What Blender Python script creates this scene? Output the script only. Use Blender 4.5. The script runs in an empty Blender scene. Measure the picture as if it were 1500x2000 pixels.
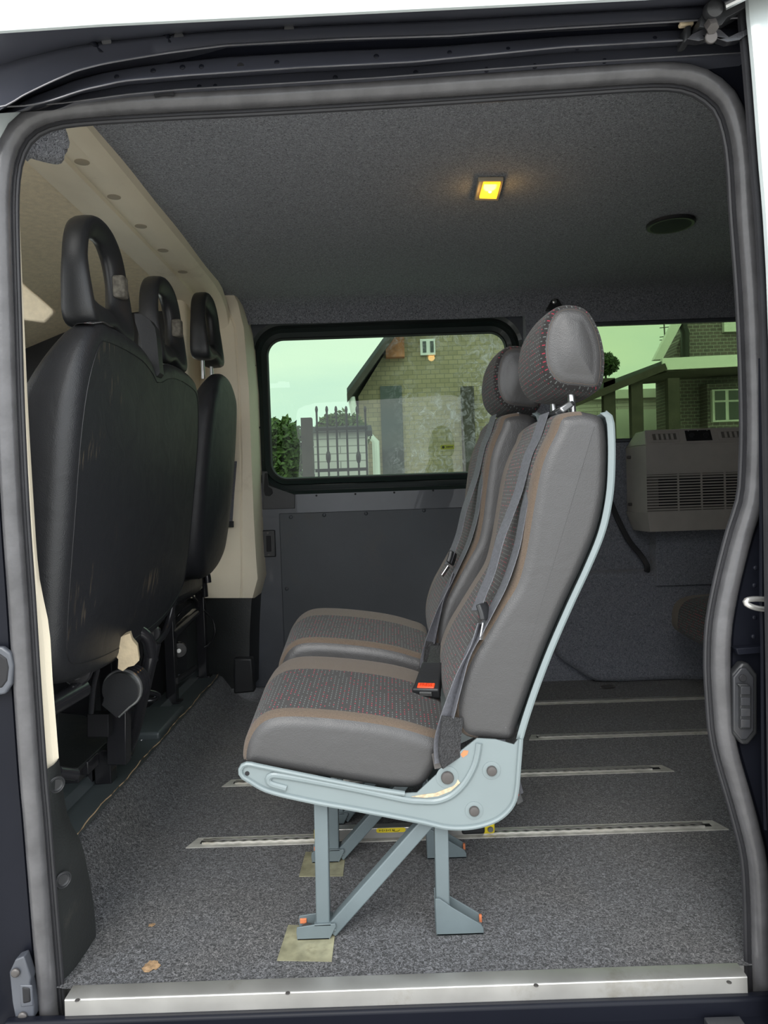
import bpy, bmesh, math, random
from mathutils import Vector, Matrix, noise
random.seed(7)
PI = math.pi
scene = bpy.context.scene
col = scene.collection

# ---------------------------------------------------------------- camera, world, exposure
F_PX = 1400.0
CAM_LOC = Vector((0.0, -1.22, 0.843))
PITCH, ROLL = math.radians(1.72), math.radians(-1.95)
CAM_ROT = Matrix.Rotation(PI/2 - PITCH, 3, 'X') @ Matrix.Rotation(ROLL, 3, 'Z')
cd = bpy.data.cameras.new('camera')
cam = bpy.data.objects.new('camera', cd)
col.objects.link(cam)
cam.matrix_world = Matrix.Translation(CAM_LOC) @ CAM_ROT.to_4x4()
cd.sensor_fit = 'VERTICAL'; cd.sensor_height = 36.0
cd.lens = F_PX/2000*36.0
cd.clip_start = 0.01; cd.clip_end = 300
scene.camera = cam

world = bpy.data.worlds.new('overcast_sky'); scene.world = world
world.use_nodes = True
wn, wl = world.node_tree.nodes, world.node_tree.links
bg = wn['Background']
tc = wn.new('ShaderNodeTexCoord')
mp = wn.new('ShaderNodeMapping'); mp.inputs['Scale'].default_value = (1, 1, 3.5)
nz = wn.new('ShaderNodeTexNoise'); nz.inputs['Scale'].default_value = 2.2; nz.inputs['Detail'].default_value = 5
cr = wn.new('ShaderNodeValToRGB')
cr.color_ramp.elements[0].position = 0.32; cr.color_ramp.elements[0].color = (0.72, 0.82, 0.93, 1)
cr.color_ramp.elements[1].position = 0.62; cr.color_ramp.elements[1].color = (1.0, 1.0, 0.98, 1)
wl.new(tc.outputs['Generated'], mp.inputs['Vector']); wl.new(mp.outputs['Vector'], nz.inputs['Vector'])
wl.new(nz.outputs['Fac'], cr.inputs['Fac']); wl.new(cr.outputs['Color'], bg.inputs['Color'])
bg.inputs['Strength'].default_value = 1.35

sd = bpy.data.lights.new('sun', 'SUN'); sd.energy = 0.9; sd.angle = math.radians(35); sd.color = (1.0, 0.96, 0.9)
sun = bpy.data.objects.new('sun', sd); col.objects.link(sun)
sun.rotation_euler = Vector((0.25, 1.0, -0.75)).to_track_quat('-Z', 'Y').to_euler()

scene.view_settings.view_transform = 'Standard'
scene.view_settings.look = 'None'
scene.view_settings.gamma = 1
scene.view_settings.use_curve_mapping = False
scene.view_settings.exposure = 1.05

# ---------------------------------------------------------------- measuring helpers
def P(px, py, Y):
    """point of the plane y=Y that the photograph shows at this pixel"""
    d = CAM_ROT @ Vector(((px-750)/F_PX, -(py-1000)/F_PX, -1))
    t = (Y-CAM_LOC.y)/d.y
    return CAM_LOC + d*t

def PZ(px, py, Z=0.0):
    d = CAM_ROT @ Vector(((px-750)/F_PX, -(py-1000)/F_PX, -1))
    t = (Z-CAM_LOC.z)/d.z
    return CAM_LOC + d*t

def XZ(pts, Y):
    return [(P(a, b, Y).x, P(a, b, Y).z) for a, b in pts]

# ---------------------------------------------------------------- materials
def nt(name):
    m = bpy.data.materials.new(name); m.use_nodes = True
    return m, m.node_tree.nodes, m.node_tree.links, m.node_tree.nodes['Principled BSDF']

def mat(name, rgb, rough=0.5, metal=0.0, spec=0.5, var=0.0, vscale=20, bump=0.0, bscale=200, sheen=0.0, coat=0.0, dirt=None, dscale=3, rvar=0.0):
    m, n, l, b = nt(name)
    b.inputs['Base Color'].default_value = (*rgb, 1)
    b.inputs['Roughness'].default_value = rough
    b.inputs['Metallic'].default_value = metal
    b.inputs['Specular IOR Level'].default_value = spec
    b.inputs['Sheen Weight'].default_value = sheen
    b.inputs['Coat Weight'].default_value = coat
    t = n.new('ShaderNodeTexCoord')
    out = None
    z = n.new('ShaderNodeTexNoise'); z.inputs['Scale'].default_value = vscale; z.inputs['Detail'].default_value = 6
    l.new(t.outputs['Object'], z.inputs['Vector'])
    r = n.new('ShaderNodeValToRGB')
    v = max(var, 0.04)
    r.color_ramp.elements[0].position = 0.3; r.color_ramp.elements[0].color = (*[c*(1-v) for c in rgb], 1)
    r.color_ramp.elements[1].position = 0.7; r.color_ramp.elements[1].color = (*[min(1, c*(1+v)) for c in rgb], 1)
    l.new(z.outputs['Fac'], r.inputs['Fac']); out = r.outputs['Color']
    if dirt:
        z2 = n.new('ShaderNodeTexNoise'); z2.inputs['Scale'].default_value = dscale; z2.inputs['Detail'].default_value = 9; z2.inputs['Roughness'].default_value = 0.7
        l.new(t.outputs['Object'], z2.inputs['Vector'])
        r2 = n.new('ShaderNodeValToRGB'); r2.color_ramp.elements[0].position = 0.56; r2.color_ramp.elements[1].position = 0.75
        l.new(z2.outputs['Fac'], r2.inputs['Fac'])
        mx = n.new('ShaderNodeMix'); mx.data_type = 'RGBA'
        l.new(r2.outputs['Color'], mx.inputs['Factor']); l.new(out, mx.inputs['A']); mx.inputs['B'].default_value = (*dirt, 1)
        out = mx.outputs['Result']
    l.new(out, b.inputs['Base Color'])
    if rvar:
        mr = n.new('ShaderNodeMapRange'); mr.inputs['To Min'].default_value = rough-rvar; mr.inputs['To Max'].default_value = rough+rvar
        l.new(z.outputs['Fac'], mr.inputs['Value']); l.new(mr.outputs['Result'], b.inputs['Roughness'])
    if bump:
        z3 = n.new('ShaderNodeTexNoise'); z3.inputs['Scale'].default_value = bscale; z3.inputs['Detail'].default_value = 5
        l.new(t.outputs['Object'], z3.inputs['Vector'])
        bp = n.new('ShaderNodeBump'); bp.inputs['Strength'].default_value = bump; bp.inputs['Distance'].default_value = 0.004
        l.new(z3.outputs['Fac'], bp.inputs['Height']); l.new(bp.outputs['Normal'], b.inputs['Normal'])
    return m

def carpet(name, dark, light, scale, stain=None, bump=0.6, lo=0.46, hi=0.68):
    m, n, l, b = nt(name)
    t = n.new('ShaderNodeTexCoord')
    z = n.new('ShaderNodeTexNoise'); z.inputs['Scale'].default_value = scale; z.inputs['Detail'].default_value = 4; z.inputs['Roughness'].default_value = 0.75
    z.inputs['Distortion'].default_value = 1.5
    l.new(t.outputs['Object'], z.inputs['Vector'])
    r = n.new('ShaderNodeValToRGB')
    r.color_ramp.elements[0].position = lo; r.color_ramp.elements[0].color = (*dark, 1)
    r.color_ramp.elements[1].position = hi; r.color_ramp.elements[1].color = (*light, 1)
    l.new(z.outputs['Fac'], r.inputs['Fac'])
    out = r.outputs['Color']
    if stain:
        z2 = n.new('ShaderNodeTexNoise'); z2.inputs['Scale'].default_value = 3.2; z2.inputs['Detail'].default_value = 6
        l.new(t.outputs['Object'], z2.inputs['Vector'])
        r2 = n.new('ShaderNodeValToRGB'); r2.color_ramp.elements[0].position = 0.45; r2.color_ramp.elements[1].position = 0.8
        r2.color_ramp.elements[1].color = (0.75, 0.75, 0.75, 1)
        l.new(z2.outputs['Fac'], r2.inputs['Fac'])
        mx = n.new('ShaderNodeMix'); mx.data_type = 'RGBA'; mx.blend_type = 'MIX'
        ml = n.new('ShaderNodeMix'); ml.data_type = 'RGBA'; ml.blend_type = 'MULTIPLY'; ml.inputs['Factor'].default_value = 1
        l.new(out, ml.inputs['A']); ml.inputs['B'].default_value = (*stain, 1)
        l.new(r2.outputs['Color'], mx.inputs['Factor']); l.new(out, mx.inputs['A']); l.new(ml.outputs['Result'], mx.inputs['B'])
        out = mx.outputs['Result']
    l.new(out, b.inputs['Base Color'])
    b.inputs['Roughness'].default_value = 0.95; b.inputs['Specular IOR Level'].default_value = 0.15
    b.inputs['Sheen Weight'].default_value = 0.25
    bp = n.new('ShaderNodeBump'); bp.inputs['Strength'].default_value = bump; bp.inputs['Distance'].default_value = 0.004
    l.new(z.outputs['Fac'], bp.inputs['Height']); l.new(bp.outputs['Normal'], b.inputs['Normal'])
    return m

def dash_fabric(name, base, red, grey, pu=0.0082, pv=0.0120, both=True):
    """woven cloth with short coloured dashes; uses the metre-scaled UV of the panel"""
    m, n, l, b = nt(name)
    def math_(op, a, c=None, clamp=False):
        x = n.new('ShaderNodeMath'); x.operation = op; x.use_clamp = clamp
        for i, v in enumerate((a, c)):
            if v is None: continue
            if isinstance(v, (int, float)): x.inputs[i].default_value = v
            else: l.new(v, x.inputs[i])
        return x.outputs[0]
    t = n.new('ShaderNodeTexCoord'); s = n.new('ShaderNodeSeparateXYZ'); l.new(t.outputs['UV'], s.inputs[0])
    u = math_('DIVIDE', s.outputs['X'], pu); ui = math_('FLOOR', u); uf = math_('SUBTRACT', u, ui)
    half = math_('MULTIPLY', math_('MODULO', ui, 2.0), 0.5)
    v = math_('ADD', math_('DIVIDE', s.outputs['Y'], pv), half); vi = math_('FLOOR', v); vf = math_('SUBTRACT', v, vi)
    inu = math_('MULTIPLY', math_('GREATER_THAN', uf, 0.34), math_('LESS_THAN', uf, 0.58))
    inv = math_('LESS_THAN', vf, 0.50)
    dash = math_('MULTIPLY', inu, inv)
    cb = n.new('ShaderNodeCombineXYZ'); l.new(ui, cb.inputs[0]); l.new(vi, cb.inputs[1])
    w = n.new('ShaderNodeTexWhiteNoise'); w.noise_dimensions = '3D'; l.new(cb.outputs[0], w.inputs['Vector'])
    dash = math_('MULTIPLY', dash, math_('GREATER_THAN', w.outputs['Value'], 0.14))
    isred = math_('GREATER_THAN', w.outputs['Value'], 0.76)
    mc = n.new('ShaderNodeMix'); mc.data_type = 'RGBA'; l.new(isred, mc.inputs['Factor'])
    mc.inputs['A'].default_value = (*grey, 1); mc.inputs['B'].default_value = (*red, 1)
    mx = n.new('ShaderNodeMix'); mx.data_type = 'RGBA'; l.new(dash, mx.inputs['Factor'])
    mx.inputs['A'].default_value = (*base, 1); l.new(mc.outputs['Result'], mx.inputs['B'])
    l.new(mx.outputs['Result'], b.inputs['Base Color'])
    b.inputs['Roughness'].default_value = 0.9; b.inputs['Specular IOR Level'].default_value = 0.2
    b.inputs['Sheen Weight'].default_value = 0.15
    z3 = n.new('ShaderNodeTexNoise'); z3.inputs['Scale'].default_value = 500
    l.new(t.outputs['Object'], z3.inputs['Vector'])
    bp = n.new('ShaderNodeBump'); bp.inputs['Strength'].default_value = 0.4; bp.inputs['Distance'].default_value = 0.002
    l.new(z3.outputs['Fac'], bp.inputs['Height']); l.new(bp.outputs['Normal'], b.inputs['Normal'])
    return m

def leather(name, rgb, rough=0.42):
    m, n, l, b = nt(name)
    t = n.new('ShaderNodeTexCoord')
    b.inputs['Base Color'].default_value = (*rgb, 1); b.inputs['Roughness'].default_value = rough
    b.inputs['Sheen Weight'].default_value = 0.0
    v = n.new('ShaderNodeTexVoronoi'); v.inputs['Scale'].default_value = 520
    z = n.new('ShaderNodeTexNoise'); z.inputs['Scale'].default_value = 14; z.inputs['Detail'].default_value = 4; z.inputs['Distortion'].default_value = 1.2
    l.new(t.outputs['Object'], v.inputs['Vector']); l.new(t.outputs['Object'], z.inputs['Vector'])
    b1 = n.new('ShaderNodeBump'); b1.inputs['Strength'].default_value = 0.25; b1.inputs['Distance'].default_value = 0.0012
    b2 = n.new('ShaderNodeBump'); b2.inputs['Strength'].default_value = 0.25; b2.inputs['Distance'].default_value = 0.006
    l.new(v.outputs['Distance'], b1.inputs['Height']); l.new(z.outputs['Fac'], b2.inputs['Height'])
    l.new(b2.outputs['Normal'], b1.inputs['Normal']); l.new(b1.outputs['Normal'], b.inputs['Normal'])
    r = n.new('ShaderNodeMapRange'); r.inputs['To Min'].default_value = rough-0.06; r.inputs['To Max'].default_value = rough+0.10
    l.new(z.outputs['Fac'], r.inputs['Value']); l.new(r.outputs['Result'], b.inputs['Roughness'])
    return m

def glass(name, tint, refl=1.0, pale_streaks=False):
    m, n, l, b = nt(name)
    n.remove(b); out = n['Material Output']
    tr = n.new('ShaderNodeBsdfTransparent'); tr.inputs['Color'].default_value = (*tint, 1)
    gl = n.new('ShaderNodeBsdfGlossy'); gl.inputs['Roughness'].default_value = 0.0
    fr = n.new('ShaderNodeFresnel'); fr.inputs['IOR'].default_value = 1.5
    mx = n.new('ShaderNodeMixShader')
    l.new(fr.outputs[0], mx.inputs[0]); l.new(tr.outputs[0], mx.inputs[1]); l.new(gl.outputs[0], mx.inputs[2])
    last = mx.outputs[0]
    if pale_streaks:
        t = n.new('ShaderNodeTexCoord')
        z = n.new('ShaderNodeTexNoise'); z.inputs['Scale'].default_value = 24; z.inputs['Detail'].default_value = 9; z.inputs['Distortion'].default_value = 1.6; z.inputs['Roughness'].default_value = 0.7
        l.new(t.outputs['Object'], z.inputs['Vector'])
        r = n.new('ShaderNodeValToRGB'); r.color_ramp.elements[0].position = 0.46; r.color_ramp.elements[1].position = 0.68
        r.color_ramp.elements[1].color = (0.75, 0.75, 0.75, 1)
        l.new(z.outputs['Fac'], r.inputs['Fac'])
        # pale noise streaks cover the rearward half of the pane
        s = n.new('ShaderNodeSeparateXYZ'); l.new(t.outputs['Object'], s.inputs[0])
        mr = n.new('ShaderNodeMapRange'); mr.inputs['From Min'].default_value = 0.0; mr.inputs['From Max'].default_value = 0.16
        l.new(s.outputs['X'], mr.inputs['Value'])
        mu = n.new('ShaderNodeMath'); mu.operation = 'MULTIPLY'; l.new(r.outputs['Color'], mu.inputs[0]); l.new(mr.outputs['Result'], mu.inputs[1])
        zz = n.new('ShaderNodeTexNoise'); zz.inputs['Scale'].default_value = 4.5; l.new(t.outputs['Object'], zz.inputs['Vector'])
        m3 = n.new('ShaderNodeMapRange'); m3.inputs['From Min'].default_value = 0.38; m3.inputs['From Max'].default_value = 0.62; l.new(zz.outputs['Fac'], m3.inputs['Value'])
        m4 = n.new('ShaderNodeMath'); m4.operation = 'MULTIPLY'; l.new(mu.outputs[0], m4.inputs[0]); l.new(m3.outputs['Result'], m4.inputs[1]); mu = m4
        df = n.new('ShaderNodeBsdfDiffuse'); df.inputs['Color'].default_value = (0.62, 0.72, 0.66, 1)
        tl = n.new('ShaderNodeBsdfTranslucent'); tl.inputs['Color'].default_value = (0.5, 0.6, 0.55, 1)
        ad = n.new('ShaderNodeMixShader'); ad.inputs[0].default_value = 0.35
        l.new(df.outputs[0], ad.inputs[1]); l.new(tl.outputs[0], ad.inputs[2])
        m2 = n.new('ShaderNodeMixShader'); l.new(mu.outputs[0], m2.inputs[0]); l.new(last, m2.inputs[1]); l.new(ad.outputs[0], m2.inputs[2])
        last = m2.outputs[0]
    l.new(last, out.inputs['Surface'])
    return m

def brick_mat(name, c1, c2, mortar, scale=4.4, bw=0.5, rh=0.25):
    m, n, l, b = nt(name)
    t = n.new('ShaderNodeTexCoord'); mp = n.new('ShaderNodeMapping'); mp.inputs['Rotation'].default_value = (PI/2, 0, 0)
    br = n.new('ShaderNodeTexBrick'); br.inputs['Scale'].default_value = scale
    br.inputs['Color1'].default_value = (*c1, 1); br.inputs['Color2'].default_value = (*c2, 1); br.inputs['Mortar'].default_value = (*mortar, 1)
    br.inputs['Mortar Size'].default_value = 0.02; br.inputs['Brick Width'].default_value = bw; br.inputs['Row Height'].default_value = rh
    l.new(t.outputs['Object'], mp.inputs['Vector']); l.new(mp.outputs['Vector'], br.inputs['Vector'])
    l.new(br.outputs['Color'], b.inputs['Base Color']); b.inputs['Roughness'].default_value = 0.9
    return m

M = {}
M['floor'] = carpet('floor_carpet', (0.002, 0.003, 0.005), (0.24, 0.245, 0.265), 170, stain=(1.15, 1.0, 0.8))
M['felt'] = carpet('lining_carpet', (0.045, 0.048, 0.060), (0.52, 0.54, 0.60), 230, bump=0.6, lo=0.38, hi=0.72)
M['felt2'] = carpet('wall_carpet', (0.085, 0.092, 0.115), (0.40, 0.41, 0.46), 190, bump=0.5, lo=0.35, hi=0.7)
M['leather'] = leather('black_leather', (0.060, 0.059, 0.060), 0.34)
M['leather_matt'] = leather('dark_vinyl', (0.020, 0.021, 0.025), 0.45)
M['cab_leather'] = leather('black_cab_leather', (0.022, 0.023, 0.026), 0.40)
def scuffed():
    m = leather('scuffed_vinyl', (0.020, 0.021, 0.025), 0.45); n, l = m.node_tree.nodes, m.node_tree.links
    t = n.new('ShaderNodeTexCoord'); mp = n.new('ShaderNodeMapping'); mp.inputs['Scale'].default_value = (9, 28, 4); mp.inputs['Rotation'].default_value = (0.25, 0, 0)
    a = n.new('ShaderNodeTexNoise'); a.inputs['Scale'].default_value = 4; a.inputs['Detail'].default_value = 8
    c = n.new('ShaderNodeTexNoise'); c.inputs['Scale'].default_value = 5
    l.new(t.outputs['Object'], mp.inputs['Vector']); l.new(mp.outputs['Vector'], a.inputs['Vector']); l.new(t.outputs['Object'], c.inputs['Vector'])
    mu = n.new('ShaderNodeMath'); mu.operation = 'MULTIPLY'; l.new(a.outputs['Fac'], mu.inputs[0]); l.new(c.outputs['Fac'], mu.inputs[1])
    r = n.new('ShaderNodeValToRGB'); r.color_ramp.elements[0].position = 0.34; r.color_ramp.elements[0].color = (0.020, 0.021, 0.025, 1)
    r.color_ramp.elements[1].position = 0.46; r.color_ramp.elements[1].color = (0.13, 0.105, 0.075, 1)
    l.new(mu.outputs[0], r.inputs['Fac']); l.new(r.outputs['Color'], n['Principled BSDF'].inputs['Base Color'])
    return m
M['scuffed'] = scuffed()
M['brown'] = mat('brown_cloth', (0.125, 0.094, 0.070), 0.9, spec=0.2, var=0.25, vscale=700, bump=0.4, bscale=700, sheen=0.15)
M['dash'] = dash_fabric('dash_cloth', (0.030, 0.027, 0.027), (0.36, 0.035, 0.06), (0.14, 0.16, 0.155))
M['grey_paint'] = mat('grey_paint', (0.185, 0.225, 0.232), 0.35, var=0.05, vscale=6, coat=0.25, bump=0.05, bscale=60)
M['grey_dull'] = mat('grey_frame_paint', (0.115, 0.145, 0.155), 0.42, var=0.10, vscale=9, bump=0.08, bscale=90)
M['header'] = mat('dark_header_paint', (0.060, 0.063, 0.080), 0.30, var=0.15, vscale=4, coat=0.7, bump=0.03, bscale=30)
M['body'] = mat('dark_body_paint', (0.008, 0.009, 0.014), 0.40, spec=0.15, var=0.1, vscale=4, coat=0.03, bump=0.03, bscale=30)
M['edge'] = mat('highlight_paint', (0.16, 0.16, 0.17), 0.25, metal=0.4, var=0.3, vscale=12)  # pale tone standing in for highlights on the header ribs
M['body_matt'] = mat('dark_primer', (0.026, 0.027, 0.031), 0.45, var=0.2, vscale=9, dirt=(0.06, 0.058, 0.055), dscale=5)
M['rubber'] = mat('seal_rubber', (0.085, 0.084, 0.088), 0.26, var=0.2, vscale=25, bump=0.1, bscale=160)
M['rubber_dark'] = mat('lip_rubber', (0.020, 0.020, 0.023), 0.5, var=0.15, bump=0.1, bscale=200)
M['beige'] = mat('beige_plastic', (0.86, 0.77, 0.60), 0.6, var=0.05, vscale=5, bump=0.12, bscale=300, dirt=(0.62, 0.53, 0.38), dscale=2.2)
M['headliner'] = mat('beige_headliner', (0.90, 0.78, 0.57), 0.85, var=0.08, vscale=60, bump=0.25, bscale=250, spec=0.2)
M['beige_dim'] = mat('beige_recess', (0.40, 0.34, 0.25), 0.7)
M['black'] = mat('black_plastic', (0.022, 0.023, 0.025), 0.42, var=0.15, vscale=12, bump=0.10, bscale=350)
M['black_worn'] = mat('scuffed_black_plastic', (0.020, 0.022, 0.022), 0.40, var=0.25, vscale=6, bump=0.15, bscale=240, dirt=(0.07, 0.065, 0.055), dscale=7)
M['frame_black'] = mat('black_enamel', (0.020, 0.020, 0.023), 0.22, coat=0.3, bump=0.1, bscale=60)
M['vinyl'] = mat('cab_vinyl', (0.075, 0.090, 0.094), 0.38, var=0.15, vscale=6, bump=0.05, bscale=200)
M['ply'] = mat('dark_panel', (0.055, 0.062, 0.072), 0.5, var=0.12, vscale=3, bump=0.08, bscale=200, dirt=(0.065, 0.066, 0.068), dscale=4)
M['metal_band'] = mat('dark_metal_band', (0.070, 0.076, 0.090), 0.38, var=0.2, vscale=5, coat=0.2)
M['green_metal'] = mat('green_black_metal', (0.012, 0.022, 0.020), 0.35, coat=0.3)
M['alu'] = mat('aluminium', (0.66, 0.65, 0.62), 0.38, metal=0.85, var=0.12, vscale=9, rvar=0.08, dirt=(0.42, 0.38, 0.30), dscale=4)
M['alu_dull'] = mat('dull_aluminium', (0.50, 0.49, 0.45), 0.5, metal=0.25, var=0.25, vscale=30, dirt=(0.26, 0.24, 0.20), dscale=14)
M['steel'] = mat('steel', (0.55, 0.56, 0.56), 0.28, metal=0.9, var=0.1, vscale=30)
M['bolt'] = mat('bolt_cap', (0.090, 0.083, 0.080), 0.35, metal=0.3)
M['webbing'] = mat('belt_webbing', (0.13, 0.133, 0.15), 0.42, var=0.2, vscale=200, bump=0.5, bscale=900)
M['webbing_loop'] = mat('stitched_webbing', (0.030, 0.030, 0.032), 0.5, var=0.6, vscale=260, bump=0.8, bscale=420)
M['red'] = mat('red_button', (0.85, 0.085, 0.025), 0.35)
M['red_deep'] = mat('red_moulding', (0.55, 0.04, 0.015), 0.4)
M['yellow'] = mat('yellow_plastic', (0.75, 0.60, 0.03), 0.4, var=0.15)
M['foam'] = mat('cream_foam', (0.66, 0.54, 0.36), 0.9, var=0.15, vscale=30, bump=0.5, bscale=60)
M['patch'] = mat('worn_grey_pad', (0.13, 0.12, 0.10), 0.9, var=0.45, vscale=90, bump=0.6, bscale=160)
M['taupe'] = mat('taupe_plastic', (0.40, 0.375, 0.345), 0.45, var=0.05, bump=0.06, bscale=300)
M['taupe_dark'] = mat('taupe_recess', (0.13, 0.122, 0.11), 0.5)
M['dark'] = mat('dark_cavity', (0.008, 0.008, 0.010), 0.7)
M['resin'] = mat('glued_floor_plate', (0.27, 0.26, 0.17), 0.35, var=0.35, vscale=30, bump=0.2, bscale=60, dirt=(0.14, 0.12, 0.07), dscale=20)
M['rust'] = mat('orange_primer', (0.55, 0.17, 0.07), 0.6, var=0.3, vscale=60)
M['rust_dust'] = mat('sandy_dirt', (0.50, 0.40, 0.27), 0.9, var=0.3, vscale=120)
M['cord'] = mat('black_cord', (0.015, 0.015, 0.018), 0.5)
M['thread'] = mat('tan_thread', (0.50, 0.36, 0.22), 0.8)
M['white'] = mat('white_paint', (0.50, 0.55, 0.55), 0.3, coat=0.5)
M['upvc'] = mat('white_upvc', (0.75, 0.75, 0.72), 0.4)
M['siding'] = brick_mat('white_boards', (0.60, 0.55, 0.56), (0.55, 0.50, 0.51), (0.25, 0.23, 0.23), 4, 3.0, 0.28)
M['brick_tan'] = brick_mat('weathered_brick', (0.36, 0.29, 0.19), (0.28, 0.23, 0.15), (0.20, 0.17, 0.12))
M['brick_grey'] = brick_mat('grey_brick', (0.16, 0.125, 0.13), (0.12, 0.10, 0.105), (0.34, 0.33, 0.31))
M['terracotta'] = mat('terracotta', (0.42, 0.17, 0.09), 0.8, var=0.2)
M['slate'] = mat('slate_roof', (0.07, 0.075, 0.08), 0.7, var=0.2, vscale=5)
M['window_dark'] = mat('dark_window_pane', (0.05, 0.06, 0.06), 0.08)
M['iron'] = mat('black_iron', (0.01, 0.01, 0.01), 0.4)
M['leaf'] = mat('hedge_leaf', (0.075, 0.12, 0.028), 0.6, var=0.5, vscale=4)
M['leaf_dark'] = mat('tree_leaf', (0.035, 0.06, 0.02), 0.6, var=0.5, vscale=4)
M['wood'] = mat('dark_timber', (0.05, 0.04, 0.035), 0.8, var=0.3, vscale=6)
M['tarmac'] = mat('driveway_concrete', (0.52, 0.50, 0.46), 0.9, var=0.2, vscale=2, bump=0.2, bscale=40)
M['glass'] = glass('green_privacy_glass', (0.255, 0.36, 0.26), pale_streaks=True)
M['glass2'] = glass('green_side_glass', (0.42, 0.52, 0.36))
M['clear'] = glass('clear_glass', (0.9, 0.93, 0.9))
M['sticker'] = mat('lime_sticker', (0.55, 0.68, 0.06), 0.5)
M['brown_dirt'] = mat('tan_spill', (0.34, 0.22, 0.12), 0.95, var=0.4, vscale=120, bump=0.5, bscale=260)
def emit(name, rgb, s):
    m, n, l, b = nt(name)
    b.inputs['Base Color'].default_value = (*rgb, 1); b.inputs['Emission Color'].default_value = (*rgb, 1)
    b.inputs['Emission Strength'].default_value = s; b.inputs['Roughness'].default_value = 0.3
    return m
M['amber'] = emit('amber_lens', (1.0, 0.47, 0.02), 0.85)
M['bulb'] = emit('lit_bulb', (1.0, 0.75, 0.25), 6)

# ---------------------------------------------------------------- object helpers
def tag(o, label=None, cat=None, group=None, kind=None):
    if label: o['label'] = label
    if cat: o['category'] = cat
    if group: o['group'] = group
    if kind: o['kind'] = kind
    return o

def empty(name, loc, label, cat, group=None):
    o = bpy.data.objects.new(name, None); col.objects.link(o); o.location = loc
    o.empty_display_size = 0.05
    return tag(o, label, cat, group)

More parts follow.
